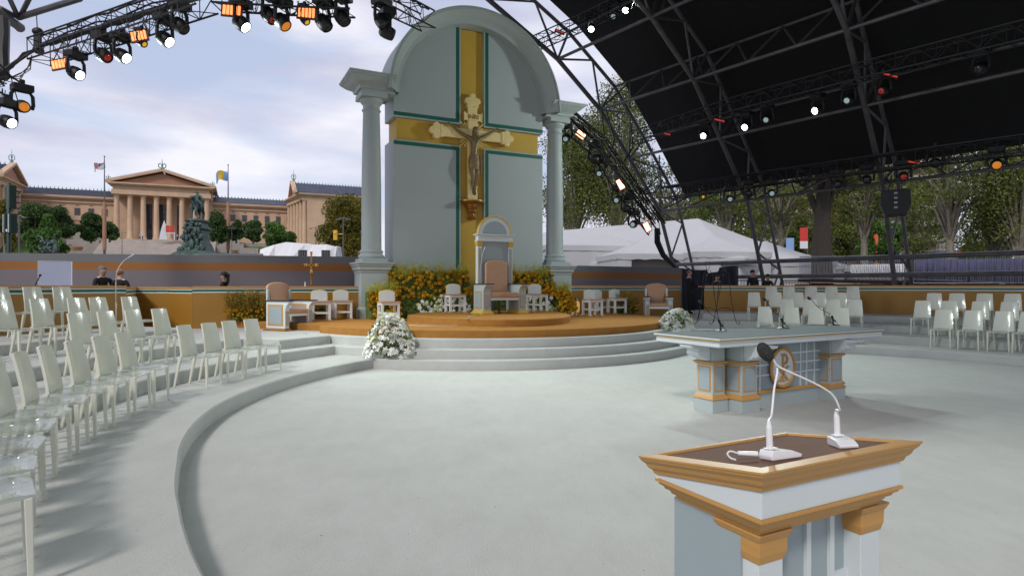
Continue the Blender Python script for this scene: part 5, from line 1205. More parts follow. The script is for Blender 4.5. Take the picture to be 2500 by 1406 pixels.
# low dark bronze group left
p = at(122, 622, 110); t = thing('bronze_group', 'low dark bronze animal group on a pale stone base near the left lamp post', 'statue', (p.x, p.y, 0)); z_ = p.z
b = MB(); b.box(-2.2, 3.4, -1, 3, -1, z_ + .2); b.build('base', 'conc', t)
b = MB(); rr_ = random.Random(9)
b.ball((0, 0, z_ + 1.0), (1.4, .9, .9), 10, 7); b.ball((.6, 0, z_ + 2.0), (.7, .6, .8), 8, 6); b.ball((1.2, -.2, z_ + 1.0), (.6, .5, 1.0), 8, 6); b.ball((-.9, 0, z_ + 1.9), (.5, .5, .5), 8, 6)
for _ in range(14): b.ball((rr_.uniform(-1.4, 1.5), -.7, z_ + rr_.uniform(.2, 2.6)), (.3, .3, .3), 6, 4)
b.path([(-.9, 0, z_ + 2), (-1.6, 0, z_ + 3.2), (-2.2, 0, z_ + 3.3)], .14, 5); b.path([(.7, 0, z_ + 2.4), (.9, 0, z_ + 3.5), (1.3, 0, z_ + 3.8)], .14, 5); b.build('bronze_figures', 'verd', t, smooth=True)

# ================================================================ TREES
def tree(label, px, pbase, Y_, w_px, top_py, mtl, seed, n=3200, leaf=.42, trunk_h=.25, name='tree', cone=False, tr=.25, group=None, low_py=None, bark='bark', zb=None, clumps=11, limbs=None):
    rr = random.Random(seed); c0 = at(px, pbase, Y_); k = Y_ / F
    zt_ = EYE - (top_py - HY) * k; zb_ = c0.z if zb is None else zb; H = zt_ - zb_; W = w_px * k / 2
    t = thing(name, label, 'tree', (c0.x, c0.y, zb_), group=group)
    zl = H * trunk_h if low_py is None else (EYE - (low_py - HY) * k) - zb_
    b = MB(); tips = []
    b.path([(0, 0, -.5), (rr.uniform(-.1, .1) * W * .2, 0, zl * .6), (0, 0, zl + (H - zl) * .25)], tr, 8, rs=[tr * 1.25, tr * .95, tr * .45])
    for q_ in range(clumps):
        a = rr.uniform(0, 2 * pi); u = (q_ + .5) / clumps
        if cone: rad = W * (1 - u) * .75; rz_ = (H - zl) * .13
        else: rad = W * .74 * math.sin(pi * min(.93, .18 + u * .75)) ** .6 * rr.uniform(.5, 1.05); rz_ = (H - zl) * rr.uniform(.13, .21)
        cc = Vector((rad * cos(a) * rr.uniform(.5, 1), rad * sin(a) * .8, zl + (H - zl) * (.1 + .82 * u)))
        tips.append((cc, (W * (.5 * (1 - u) + .16 if cone else rr.uniform(.2, .44)), W * .36, rz_)))
        b.path([(0, 0, zl * rr.uniform(.7, 1.1)), Vector((cc.x * .45, cc.y * .45, (zl + cc.z) * .5)), cc], tr * .3, 5, rs=[tr * .42, tr * .26, tr * .06])
    b.build('trunk', bark, t, smooth=True)
    b = MB(); wsum = len(tips)
    for cc, rad in tips: leaf_cloud(b, cc, rad, n // wsum, leaf, rnd=rr)
    b.build('crown', mtl, t)
    return t
G1 = 'trees in front of the museum'
TL = [('dark green tree at the far left before the museum wing', 88, 600, 165, 96, 500, 'lf_dark', 0), ('dark round tree behind the bright conical tree on the left', 140, 590, 170, 80, 508, 'lf_dark', 0),
      ('bright green conical tree left of the terrace wall', 118, 625, 120, 78, 525, 'lf_mid', 1), ('low mid green tree beside the dark bronze group', 88, 630, 112, 64, 565, 'lf_mid', 0),
      ('dark green tree behind the left flagpole', 222, 590, 180, 78, 522, 'lf_dark', 0), ('small dark tree at the left corner of the portico', 268, 588, 182, 46, 545, 'lf_dark', 0),
      ('dark tall tree between the statue and the right flagpole', 531, 595, 170, 52, 520, 'lf_dark', 0), ('thin dark tree just right of the right flagpole', 577, 590, 175, 38, 540, 'lf_dark', 0),
      ('dark green tree left of centre in front of the right wing', 618, 592, 175, 54, 540, 'lf_dark', 0), ('broad bright green tree in front of the right wing', 672, 610, 150, 76, 545, 'lf_mid', 0),
      ('small green tree at the foot of the right pavilion columns', 708, 605, 150, 36, 568, 'lf_mid', 0)]
for i, (lab, px, pb, Y_, wp, tp, m_, cn) in enumerate(TL): tree(lab, px, pb, Y_, wp * 1.15, tp, m_, 20 + i, n=7500, leaf=.38, cone=bool(cn), group=G1, trunk_h=.06, clumps=24)
tree('big olive and yellow tree behind the left column', 850, 650, 75, 165, 480, 'lf_olive', 51, n=16000, leaf=.18, trunk_h=.1, clumps=34)
tree('olive tree at the left photo edge behind the green traffic signal', 12, 625, 95, 60, 490, 'lf_olive', 52, n=2400, leaf=.35, trunk_h=.1)
# plane trees right
G2 = 'plane trees beyond the right side of the stage'
PT = [('tall plane tree directly right of the right column', 1400, 640, 66, 200, 300, 'lf_plane', 520), ('tall plane tree rising behind the diagonal lighting truss', 1510, 640, 62, 230, 190, 'lf_plane', 520),
      ('plane tree with forked pale trunk behind the tent peak', 1640, 650, 64, 200, 400, 'lf_plane', 500), ('slim plane tree right of the tent peak', 1775, 650, 52, 150, 400, 'lf_plane', 500),
      ('plane tree between the two middle roof legs', 1905, 660, 58, 170, 400, 'lf_plane', 500), ('plane tree with curved trunk in front of the apartment block', 2110, 655, 50, 150, 395, 'lf_plane', 495),
      ('plane tree with a big fork right of the black speaker', 2320, 650, 44, 240, 330, 'lf_plane', 480), ('plane tree near the right photo edge', 2425, 650, 46, 170, 330, 'lf_plane', 560),
      ('plane tree on the right photo edge', 2490, 650, 42, 150, 320, 'lf_plane', 560)]
for i, (lab, px, pb, Y_, wp, tp, m_, lowp) in enumerate(PT):
    tree(lab, px, 700, Y_, wp * (1.25 if i < 2 else 1.75), tp, m_, 70 + i, n=21000 if i < 2 else 5500, leaf=.14, group=G2, low_py=lowp + 45, tr=.3, zb=-1.2, clumps=60 if i < 2 else 34)
tree('thick dark trunked tree beside the grey fence', 2008, 700, 33, 330, 330, 'lf_plane', 90, n=5000, leaf=.12, low_py=470, tr=.55, zb=-1.2, bark='barkdk', clumps=14)
tree('small bright green and rust tree before the apartment block', 2150, 700, 62, 130, 545, 'lf_mid', 91, n=9000, leaf=.16, zb=-1.2, low_py=640)
tree('low green tree left of the dark trunk', 1945, 700, 70, 150, 520, 'lf_plane', 92, n=8000, leaf=.16, zb=-1.2, low_py=640)
tree('leafy tree reaching in at the upper right behind the roof leg', 2460, 700, 60, 260, 470, 'lf_plane', 93, n=9000, leaf=.16, zb=-1.2, low_py=640)
#@@ROOF
for i, (px, Y_, wp, tp, mt, lab) in enumerate(((1700, 85, 190, 470, 'lf_mid', 'distant green tree above the big tent peak'), (1830, 80, 200, 430, 'lf_plane', 'distant olive tree left of the second roof leg'), (1990, 84, 220, 420, 'lf_olive', 'distant olive tree behind the thick dark trunk'), (2090, 78, 170, 520, 'lf_plane', 'low olive tree left of the apartment block'), (2250, 88, 170, 440, 'lf_plane', 'distant tree in front of the right end of the apartment block'), (2395, 72, 120, 590, 'lf_mid', 'low bright bush beside the dark low house'))):
    tree(lab, px, 700, Y_, wp, tp, mt, 120 + i, n=7000, leaf=.2, zb=-1.2, low_py=640, clumps=30)
# ================================================================ TENTS AND RIGHT BACKGROUND
def tent(label, x, y, rz, w_, d_, h, peak, ridge=0., name='marquee_tent', scal=.35, door=None):
    t = thing(name, label, 'tent', (x, y, -1.3), rz)
    w2, d2 = w_ / 2, d_ / 2
    b = MB(); n = 9; vs = []; fs = []
    # sagging hip roof
    m_ = 12
    ring0 = []
    for (ax, ay, bx, by) in ((-w2, -d2, w2, -d2), (w2, -d2, w2, d2), (w2, d2, -w2, d2), (-w2, d2, -w2, -d2)):
        for k in range(m_): ring0.append((ax + (bx - ax) * k / m_, ay + (by - ay) * k / m_))
    N = len(ring0)
    for i in range(n):
        u = i / n
        for (px_, py_) in ring0:
            tx = max(-ridge / 2, min(ridge / 2, px_)); z = h + (peak - h) * (u ** 1.12)
            vs.append((px_ + (tx - px_) * u, py_ + (0 - py_) * u, z - .05 * sin(pi * u) * (peak - h)))
    for (px_, py_) in ring0: vs.append((max(-ridge / 2, min(ridge / 2, px_)), 0, peak))
    for i in range(n):
        for k in range(N): fs.append((i * N + k, i * N + (k + 1) % N, (i + 1) * N + (k + 1) % N, (i + 1) * N + k))
    b.add(vs, fs); b.build('roof', 'tent', t, smooth=True)
    b = MB(); vs = []; 
    for (px_, py_) in ring0: vs += [(px_ * 1.004, py_ * 1.004, h - scal * (1 if int(abs(px_ + py_) * 3) % 2 else .85)), (px_ * 1.004, py_ * 1.004, h + .01)]
    b.add(vs, [(2 * k, 2 * ((k + 1) % N), 2 * ((k + 1) % N) + 1, 2 * k + 1) for k in range(N)]); b.build('valance', 'tent', t)
    b = MB(); vs = []
    for i, (px_, py_) in enumerate(ring0): f_ = .985 + (.006 if i % 2 else -.006); vs += [(px_ * f_, py_ * f_, 0), (px_ * f_, py_ * f_, h - .1)]
    b.add(vs, [(2 * k, 2 * ((k + 1) % N), 2 * ((k + 1) % N) + 1, 2 * k + 1) for k in range(N) if not (door and door[0] <= k < door[1])]); b.build('side_wall', 'tent', t, smooth=True)
    if door: MB().box(-w2 + .3, w2 - .3, -d2 + .6, -d2 + .7, 0, h).build('inner_wall', 'conc', t)
    return t
tent('largest white tent with a long receding ridge behind the right column', 8.4, 50.3, R(-46), 30, 17, 4.5, 7.9, 15)
def tent_px(label, px, Y_, rz, w_, d_, eave_py, peak_py, **k):
    q = at(px, 700, Y_); e = at(px, eave_py, Y_ - d_ / 2).z + 1.3; p_ = at(px, peak_py, Y_).z + 1.3
    return tent(label, q.x, q.y, R(rz), w_, d_, e, p_, **k)
tent_px('small white tent with an open dark doorway left of the roof leg', 1575, 38, 8, 5.0, 4.5, 620, 578, door=(2, 9))
tent_px('small white peaked tent between the two roof legs', 1745, 37, 10, 4.6, 4.6, 615, 578)
tent_px('white peaked tent at the right end of the tent row', 1868, 39, 12, 6.4, 5, 636, 588)
tent_px('low wide white tent directly right of the right column', 1440, 44, 14, 8, 5, 600, 572, ridge=3)
q = at(905, 640, 45); tent('small white peaked tent showing between the left column and the backdrop', q.x, q.y, R(10), 5.5, 4, 2.9, 5.2)
# draped trailer on left
q = at(745, 640, 34); t = thing('draped_trailer', 'bulky shape draped in a wrinkled white tarpaulin behind the left grey wall', 'trailer', (q.x, q.y, -1.3), R(6)); k = 34 / F
b = MB(); vs = []; fs = []; prof_t = [(-95, 612), (-80, 603), (-60, 600), (-40, 596), (-20, 594), (5, 596), (28, 601), (55, 600), (76, 601), (79, 604), (80, 640)]
rows = []
for i, (dx, py) in enumerate(prof_t):
    zt_ = EYE - (py - HY) * k + 1.3; x = dx * k
    for j in range(9):
        u = j / 8; yy = -1.0 + 2.0 * min(1, u * 1.6) if u > .3 else -1.0; zz = zt_ if u > .3 else zt_ * (u / .3)
        vs.append((x + .06 * sin(i * 3 + j * 2), -1.1 - .18 * sin(i * 2.1) * (1 - u) if u <= .3 else -1.0 + 2.2 * (u - .3) / .7, zz + (.05 * sin(i * 1.7 + j)) if u > .3 else zz))
for i in range(len(prof_t) - 1):
    for j in range(8): fs.append((i * 9 + j, (i + 1) * 9 + j, (i + 1) * 9 + j + 1, i * 9 + j + 1))
b.add(vs, fs); b.build('tarpaulin', 'tarp', t)
b = MB(); b.box(-5.2 * 1, -2.0, -1.0, 1.0, 0, EYE - (622 - HY) * k + 1.3); b.build('side_box', 'wallgrey', t)
for dx in (-2, 51):
    b = MB(); b.box(dx * k, (dx + 20) * k, -1.42, -1.35, 1.0, EYE - (614 - HY) * k + 1.3); 
    w_ = b.build('window', 'black', t); b = MB()
    for j in range(5): b.box((dx + 2 + j * 4) * k, (dx + 3.4 + j * 4) * k, -1.45, -1.42, 1.0, EYE - (616 - HY) * k + 1.3)
    b.build('slat', 'wallgrey', w_)
q = at(640, 625, 40); t = thing('tent_canopy', 'long low grey sloping canopy with small posts left of the draped trailer', 'canopy', (q.x, q.y, -1.3), R(4)); k = 40 / F
b = MB(); b.prismy([(-90 * k, (EYE - (633 - HY) * k) + 1.3), (30 * k, (EYE - (612 - HY) * k) + 1.3), (30 * k, 0), (-90 * k, 0)], 0, 3); b.build('roof', 'tarp', t)
for dx in (-74, -50, -30, -18): b = MB(); b.tube((dx * k, -.1, 0), (dx * k, -.1, EYE - (613 - HY) * k + 1.3), .05); b.build('post', 'galv', t)
# traffic signal (left), lamp posts
q = at(22, 700, 24); t = thing('traffic_signal', 'dark green traffic signal housings seen from behind on a post at the left edge', 'traffic signal', (q.x, q.y, -1.3), R(-25)); k = 24 / F; Zp = lambda py: EYE - (py - HY) * k + 1.3
b = MB(); b.lathe([(.07, 0), (.07, Zp(448)), (.05, Zp(446))], n=12); b.build('post', 'dgreen', t, smooth=True)
b = MB(); b.stack(-.13, .13, -.05, .2, [(0, Zp(510)), (0, Zp(452))]); 
for j in range(4): b.box(-.15, .15, .2, .38, Zp(508 - j * 14), Zp(506 - j * 14))
b.build('upper_housing', 'dgreen', t, bevel=.02)
b = MB(); b.box(-.28, -.06, -.1, .15, Zp(570), Zp(522)); b.box(.06, .28, -.1, .15, Zp(570), Zp(522)); b.build('lower_housing', 'dgreen', t, bevel=.02)
b = MB(); b.box(-.2, -.17, -.115, -.1, Zp(568), Zp(524)); b.box(.17, .2, -.115, -.1, Zp(568), Zp(524)); b.box(-.05, .05, -.085, -.075, Zp(566), Zp(560)); b.build('white_edge', 'white', t)
def lamp(label, px, ptop, Y_, arm=0, signal=False):
    q = at(px, ptop, Y_); H = q.z + 1.3; t = thing('lamp_post', label, 'lamp post', (q.x, q.y, -1.3))
    b = MB(); b.lathe([(.12, 0), (.1, H * .3), (.06, H)], n=8); b.build('post', 'steel', t, smooth=True)
    b = MB(); s_ = max(arm, .5); b.path([(-s_, 0, H - .1), (0, 0, H + .05), (s_, 0, H - .1)], .05, 5); b.ball((-s_, 0, H - .15), (.3, .15, .1), 8, 5); b.ball((s_, 0, H - .15), (.3, .15, .1), 8, 5); b.build('lamp_head', 'steel', t)
    if signal:
        b = MB(); b.tube((0, 0, H - 1.6), (-.8, 0, H - 1.6), .05); b.box(-.95, -.6, -.2, .1, H - 2.2, H - 1.2); h_ = b.build('signal_head', 'traffic', t); b = MB(); b.ball((-.78, -.22, H - 1.5), .12); b.build('signal_lamp', 'lenso', h_)
lamp('thin grey lamp post just right of the green signal', 47, 528, 60, .5)
lamp('thin lamp post in front of the portico left corner', 298, 567, 165, .9)
lamp('thin twin lamp post right of the right flagpole', 566, 557, 160, .9)
lamp('thin lamp post in front of the museum right pavilion wall', 771, 556, 120, 1.0)
lamp('tall lamp post with a glowing orange signal beside the left column', 838, 533, 62, .4, True)
# small banner flag by the trees
q = at(828, 640, 44); t = thing('feather_flag', 'small blue and white leaning banner left of the left column', 'banner', (q.x, q.y, -1.3))
b = MB(); b.tube((0, 0, 0), (.3, 0, 4.9), .03); b.build('pole', 'steel', t); b = MB(); b.prismy([(-.1, 2.8), (.28, 3.2), (.32, 4.7), (.05, 4.4)], -.02, .02); b.build('banner', 'flagl', t); b = MB(); b.prismy([(-.35, 2.0), (.2, 2.2), (.28, 3.2), (-.1, 2.79)], -.021, .021); b.build('banner_foot', 'tarp', t)
q = at(38, 625, 62); b = MB(); b.prismy([(-1.0, 0), (.2, 0), (.9, 1.6), (.3, 1.4)], 0, .1); o = b.build('pink_banner', 'purple', loc=(q.x, q.y, 2.6)); tag(o, 'small purple banner on the grass beside the left lamp post', 'banner')
b = MB(); b.lathe([(1.0, 0), (1.0, 1.0), (.6, 1.5), (0, 1.7)], n=12); q = at(14, 620, 70); tag(b.build('white_dome_tent', 'tarp', loc=(q.x, q.y, 3.2)), 'tiny white dome tent at the left edge by the signal post', 'tent')

# apartment block and low house
q = at(2170, 650, 130); t = thing('apartment_block', 'pale grey apartment block with balcony bands behind the plane trees', 'building', (q.x - 8, q.y, -1.3), R(-12))
b = MB(); b.box(-19, 19, 0, 14, 0, 34); b.build('wall', 'brickr', t)
for j in range(10):
    b = MB(); b.box(-19, 19, -1.4, -.01, 2.9 + j * 3.1, 3.2 + j * 3.1); b.box(-19, 19, -1.45, -1.35, 3.2 + j * 3.1, 4.0 + j * 3.1); b.build('balcony', 'conc', t)
    for i in range(12):
        if j < 8: b = MB(); b.box(-18.5 + i * 3.15, -16.6 + i * 3.15, -.05, -.005, .9 + j * 3.1, 2.7 + j * 3.1); b.build('window', 'glass', t)
q = at(2342, 640, 95); t = thing('low_house', 'dark low house with two pale windows and a chimney among the right trees', 'house', (q.x, q.y, -1.3), R(8)); 
b = MB(); b.box(-9, 7, 0, 8, 0, 6.6); b.build('wall', 'brickr', t); b = MB(); b.box(-9.4, 7.4, -.5, 8, 6.6, 7.2); b.stack(-4, 7.2, 0, 7, [(0, 7.2), (0, 8.4)]); b.build('roof', 'slate', t)
for x in (-1.2, 1.8): b = MB(); b.box(x - 1.3, x + 1.3, -.06, -.005, 3.6, 5.6); w_ = b.build('window', 'white', t); b = MB(); b.box(x - 1.1, x - .1, -.08, -.06, 3.8, 5.4); b.box(x + .1, x + 1.1, -.08, -.06, 3.8, 5.4); b.build('pane', 'bluelt', w_)
b = MB(); b.box(.2, 2.0, 3, 4.5, 8.4, 10); b.stack(.2, 2.0, 3, 4.5, [(.0, 10), (.2, 10.1), (.2, 10.4)]); b.build('chimney', 'conc', t)
# red / orange things, vehicles suggestion kept as equipment
def lift(label, px, Y_, pts):
    q = at(px, 650, Y_); t = thing('boom_lift', label, 'boom lift', (q.x, q.y, -1.3)); k = Y_ / F
    b = MB(); b.path([((x - px) * k, 0, EYE - (y - HY) * k + 1.3) for x, y in pts], .22, 4); b.build('boom', 'orangep', t)
    b = MB(); b.box(-1.3, 1.3, -.7, .7, .8, 1.9); b.box(-.8, .6, -.6, .6, 1.9, 2.6); b.build('chassis', 'orangep', t, bevel=.05)
    for x in (-.9, .9):
        b = MB(Matrix.Translation((x, 0, .45)) @ Matrix.Rotation(pi / 2, 4, 'X')); b.lathe([(.2, -.85), (.45, -.8), (.45, .8), (.2, .85)], n=14); b.build('wheel', 'black', t, smooth=True)
lift('orange folded boom lift among the trees beyond the fence on the right', 2345, 72, [(2310, 640), (2338, 618), (2356, 605), (2372, 615), (2392, 632)])
lift('red orange boom lift left of the apartment block', 2140, 70, [(2140, 648), (2137, 615), (2139, 560), (2137, 538)])
lift('small orange boom lift behind the thick dark trunk', 1952, 75, [(1945, 616), (1955, 608), (1968, 622)])
for px, py, m_, lab in ((1962, 580, 'redp', 'red and white hanging street banner left of the dark trunk'), (2456, 540, 'purple', 'small pink lantern shape in the right tree'), (1928, 605, 'flagl', 'small blue and white street banner beside the tent row')):
    q = at(px, py, 50); t = thing('street_banner', lab, 'banner', (q.x, q.y, -1.3)); H = q.z + 1.3
    b = MB(); b.tube((.35, .05, 0), (.35, .05, H + .8), .05); b.build('pole', 'steel', t)
    b = MB(); b.box(-.3, .33, -.02, .02, H - .3, H + .8); b.build('banner', m_, t); b = MB(); b.box(-.3, .33, -.02, .02, H - .9, H - .301); b.build('banner_foot', 'tarp', t)
q = at(1990, 640, 60)
# barricades on the raised deck, purple cloth, red-brown ledge
def fencepanel(label, px0, px1, Y0, Y1, t0, b0, t1, b1, n, cloth=False):
    P0, P1, Q0, Q1 = at(px0, t0, Y0), at(px1, t1, Y1), at(px0, b0, Y0), at(px1, b1, Y1)
    t = thing('barricade', label, 'barrier', Q0, group='grey steel barricades on the raised deck'); o = Q0
    b = MB(); b.path([Q0 - o, P0 - o, P1 - o, Q1 - o], .022, 6, closed=True); b.build('frame', 'galv', t)
    b = MB()
    for k in range(1, n): u = k / n; b.tube(Q0 + (Q1 - Q0) * u - o, P0 + (P1 - P0) * u - o, .0085, n=5, cap=False)
    b.build('bars', 'galv', t)
    return t
fencepanel('grey steel barricade panel nearest the white tents', 1953, 2062, 28, 26.6, 627, 679, 626, 680, 30)
fencepanel('second grey steel barricade panel from the tents', 2070, 2196, 26.4, 24.8, 625, 680, 623, 682, 24)
fencepanel('third grey steel barricade panel behind the right roof leg', 2204, 2360, 24.7, 22.8, 623, 682, 620, 686, 26)
fencepanel('grey steel barricade panel at the right photo edge', 2370, 2560, 22.6, 20.6, 619, 687, 616, 694, 30)
A_, B_ = at(2235, 634, 24.6), at(2590, 628, 20.9)
b = MB(); n = 60; vs = []; fs = []
for i in range(n + 1):
    p = A_.lerp(B_, i / n) + Vector((.1, .25, 0)); w_ = .05 * sin(i * 2.3); z0 = (EYE - (690 - HY) / F * p.y); vs += [(p.x + w_, p.y + w_, z0), (p.x, p.y, p.z)]
for i in range(n): fs.append((2 * i, 2 * i + 2, 2 * i + 3, 2 * i + 1))
b.add(vs, fs); o = b.build('purple_cloth', 'purple', smooth=True); sd = o.modifiers.new('s', 'SOLIDIFY'); sd.thickness = .02; tag(o, 'purple cloth hung behind the steel barricades on the right', 'cloth')
P = [at(1948, 688, 28.2), at(2226, 694, 24.5)]; d = P[1] - P[0]
b = MB(); b.add([P[0], P[1], P[1] + Vector((0, 0, .14)), P[0] + Vector((0, 0, .14)), P[0] + Vector((1, 1.5, 0)), P[1] + Vector((1, 1.5, 0)), P[1] + Vector((1, 1.5, .14)), P[0] + Vector((1, 1.5, .14))], [(0, 1, 2, 3), (3, 2, 6, 7), (4, 7, 6, 5), (0, 4, 5, 1)]); tag(b.build('deck_ledge', 'brickr'), 'dull red deck ledge under the steel barricades', 'ledge')
b = MB(); P = [at(1940, 690, 28), at(2230, 694, 24.2), at(2620, 697, 19.5)]; ribbon([(p.x, p.y) for p in P], -1.3, 1.76, .3, b); tag(b.build('deck_skirt', 'blackm'), 'black skirt of the raised deck below the barricades', 'deck')
# crowd seating / stacked white chairs seen through the barricade
for i in range(13):
    q = at(2085 + i * 9.5, 655, 31 - i * .1); tt = thing('folding_chair', 'grey white folding chair seen through the barricades, %s from the left' % (ORD[i] if i < 12 else 'last'), 'chair', (q.x, q.y, 1.9), R(20), 'folding chairs beyond the barricades')
    b = MB(); b.box(-.2, .2, -.02, .02, .45, .85); b.build('backrest', 'tarp', tt); b = MB(); b.box(-.2, .2, -.4, 0, .4, .44); b.build('seat', 'tarp', tt)
    for s in (-1, 1): b = MB(); b.tube((s * .19, 0, .8), (s * .19, -.35, 0), .015); b.tube((s * .19, -.38, .42), (s * .19, .05, 0), .015); b.build('leg', 'galv', tt)
b = MB(); q0 = at(2060, 700, 33); b.box(q0.x - 3, q0.x + 16, 30, 34, 1.82, 1.9); struct(b.build('raised_deck', 'conc'))
# navy tarp and inner low black barriers behind right wall
P = [at(1662, 700, 27.6), at(1804, 700, 28.2)]
b = MB(); n = 30; vs = []; fs = []
for i in range(n + 1):
    u = i / n; p = P[0].lerp(P[1], u); w_ = .12 * sin(i * 1.3); zt_ = EYE - ((654 + 5 * sin(u * 5) + (9 if .45 < u < .65 else 0)) - HY) / F * p.y; vs += [(p.x, p.y + w_, -1.2), (p.x, p.y + w_ * .5, zt_)]
for i in range(n): fs.append((2 * i, 2 * i + 2, 2 * i + 3, 2 * i + 1))
b.add(vs, fs); tag(b.build('navy_tarpaulin', 'navy', smooth=True), 'dark navy tarpaulin hanging behind the opening in the right wall', 'tarpaulin')
for px, lab in ((1795, 'low black barrier under the tall man in black'), (1905, 'low black barrier right of the man in glasses')):
    q = at(px, 700, 27.2); t = thing('crowd_barrier', lab, 'barrier', (q.x, q.y, .6)); b = MB(); w_ = 1.3; b.path([(0, 0, .0), (0, 0, 1.2), (.1, 0, 1.32), (w_ - .1, 0, 1.32), (w_, 0, 1.2), (w_, 0, 0)], .025, 6); b.build('frame', 'black', t)
    b = MB()
    for j in range(1, 10): b.tube((w_ * j / 10, 0, 0), (w_ * j / 10, 0, 1.32), .01, n=5)
    b.build('bars', 'black', t)

# ================================================================ BIG ROOF
S_ = Vector((.595, -.803, 0))
NP = [Vector(p) for p in ((9.6, 32.6, -1.3), (7.2, 30, 5.34), (5.3, 27.8, 7.45), (3.73, 26, 9.13), (1.8, 24.2, 10.6), (-.88, 22, 11.95), (-5.5, 18, 13.3), (-10, 13.5, 14.2), (-15, 8.5, 14.6))]
TP = [Vector(p) for p in ((10.7, 33.2, -1.3), (8.3, 31, 6.1), (6.2, 28.8, 8.6), (4.5, 26.9, 10.4), (2.3, 25, 12.0), (-.5, 22.7, 13.4), (-5.3, 18.3, 14.8), (-10, 13.8, 15.7), (-15, 8.7, 16.1))]
frames = [0, 4.75, 10.1, 15.5, 21, 27]
for i, s in enumerate(frames):
    lab = ['front edge arch of the roof truss rising behind the backdrop', 'second arched roof truss from the open roof edge', 'third arched roof truss standing behind the right chair block', 'fourth arched roof truss at the right photo edge', 'fifth arched roof truss beyond the frame', 'sixth arched roof truss beyond the frame'][i]
    t = thing('roof_truss', lab, 'truss', (0, 0, 0), group='arched roof trusses'); o = S_ * s
    b = MB(); b.path([p + o for p in NP], .09, 8); b.build('inner_chord', 'steel', t)
    b = MB(); b.path([p + o for p in TP], .075, 8); b.build('outer_chord', 'steel', t)
    b = MB()
    for k in range(len(NP)):
        b.tube(NP[k] + o, TP[k] + o, .055, n=6)
        if k < len(NP) - 1:
            nseg = 3 if k == 0 else 1
            for j in range(nseg):
                a_, c_ = j / nseg, (j + 1) / nseg; m0 = NP[k].lerp(NP[k + 1], a_); m1 = TP[k].lerp(TP[k + 1], (a_ + c_) / 2); m2 = NP[k].lerp(NP[k + 1], c_)
                b.tube(m0 + o, m1 + o, .045, n=6); b.tube(m1 + o, m2 + o, .045, n=6)
    b.build('bracing', 'steel', t)
SL = 34
b = MB(); vs = []; fs = []; m_ = 12
for k in range(1, len(TP)):
    for j in range(m_ + 1): 
        p = TP[k] + S_ * (.35 + SL * j / m_) + Vector((.15, .15, .18)); vs.append(p)
st_ = m_ + 1
for k in range(len(TP) - 2):
    for j in range(m_): fs.append((k * st_ + j, k * st_ + j + 1, (k + 1) * st_ + j + 1, (k + 1) * st_ + j))
b.add(vs, fs); o = b.build('roof_skin', 'blackm', smooth=True); tag(o, 'huge black fabric roof skin stretched over the arched trusses', 'roof')
sd = o.modifiers.new('s', 'SOLIDIFY'); sd.thickness = .03
for k in range(1, 9):
    t = thing('roof_purlin', 'long lattice purlin running under the black roof, %s up from its lower edge' % ORD[k - 1], 'truss', (0, 0, 0), group='purlins under the black roof')
    a, c = NP[k], NP[k] + S_ * 31; a2_, c2 = TP[k], TP[k] + S_ * 31
    b = MB(); b.tube(a, c, .06); b.build('lower_chord', 'steel', t); b = MB(); b.tube(a2_, c2, .05); b.build('upper_chord', 'steel', t)
    b = MB(); nb = 18
    if k in (1, 3, 5):
        for j in range(nb): u0, u1, u2 = j / nb, (j + .5) / nb, (j + 1) / nb; b.tube(a.lerp(c, u0), a2_.lerp(c2, u1), .04, n=5); b.tube(a2_.lerp(c2, u1), a.lerp(c, u2), .04, n=5)
    else:
        for j in range(0, nb, 3): b.tube(a.lerp(c, j / nb), a2_.lerp(c2, j / nb), .04, n=5)
    b.build('bracing', 'steel', t)
# base rails between legs
for h0, lab in ((2.75, 'upper horizontal tube joining the roof legs above the right wall'), (2.1, 'lower horizontal tube joining the roof legs above the right wall')):
    k0 = NP[0].lerp(NP[1], (h0 + 1.3) / 6.64)
    b = MB(); b.tube(k0, k0 + S_ * 27, .09); tag(b.build('base_rail', 'steel', smooth=True), lab, 'tube')
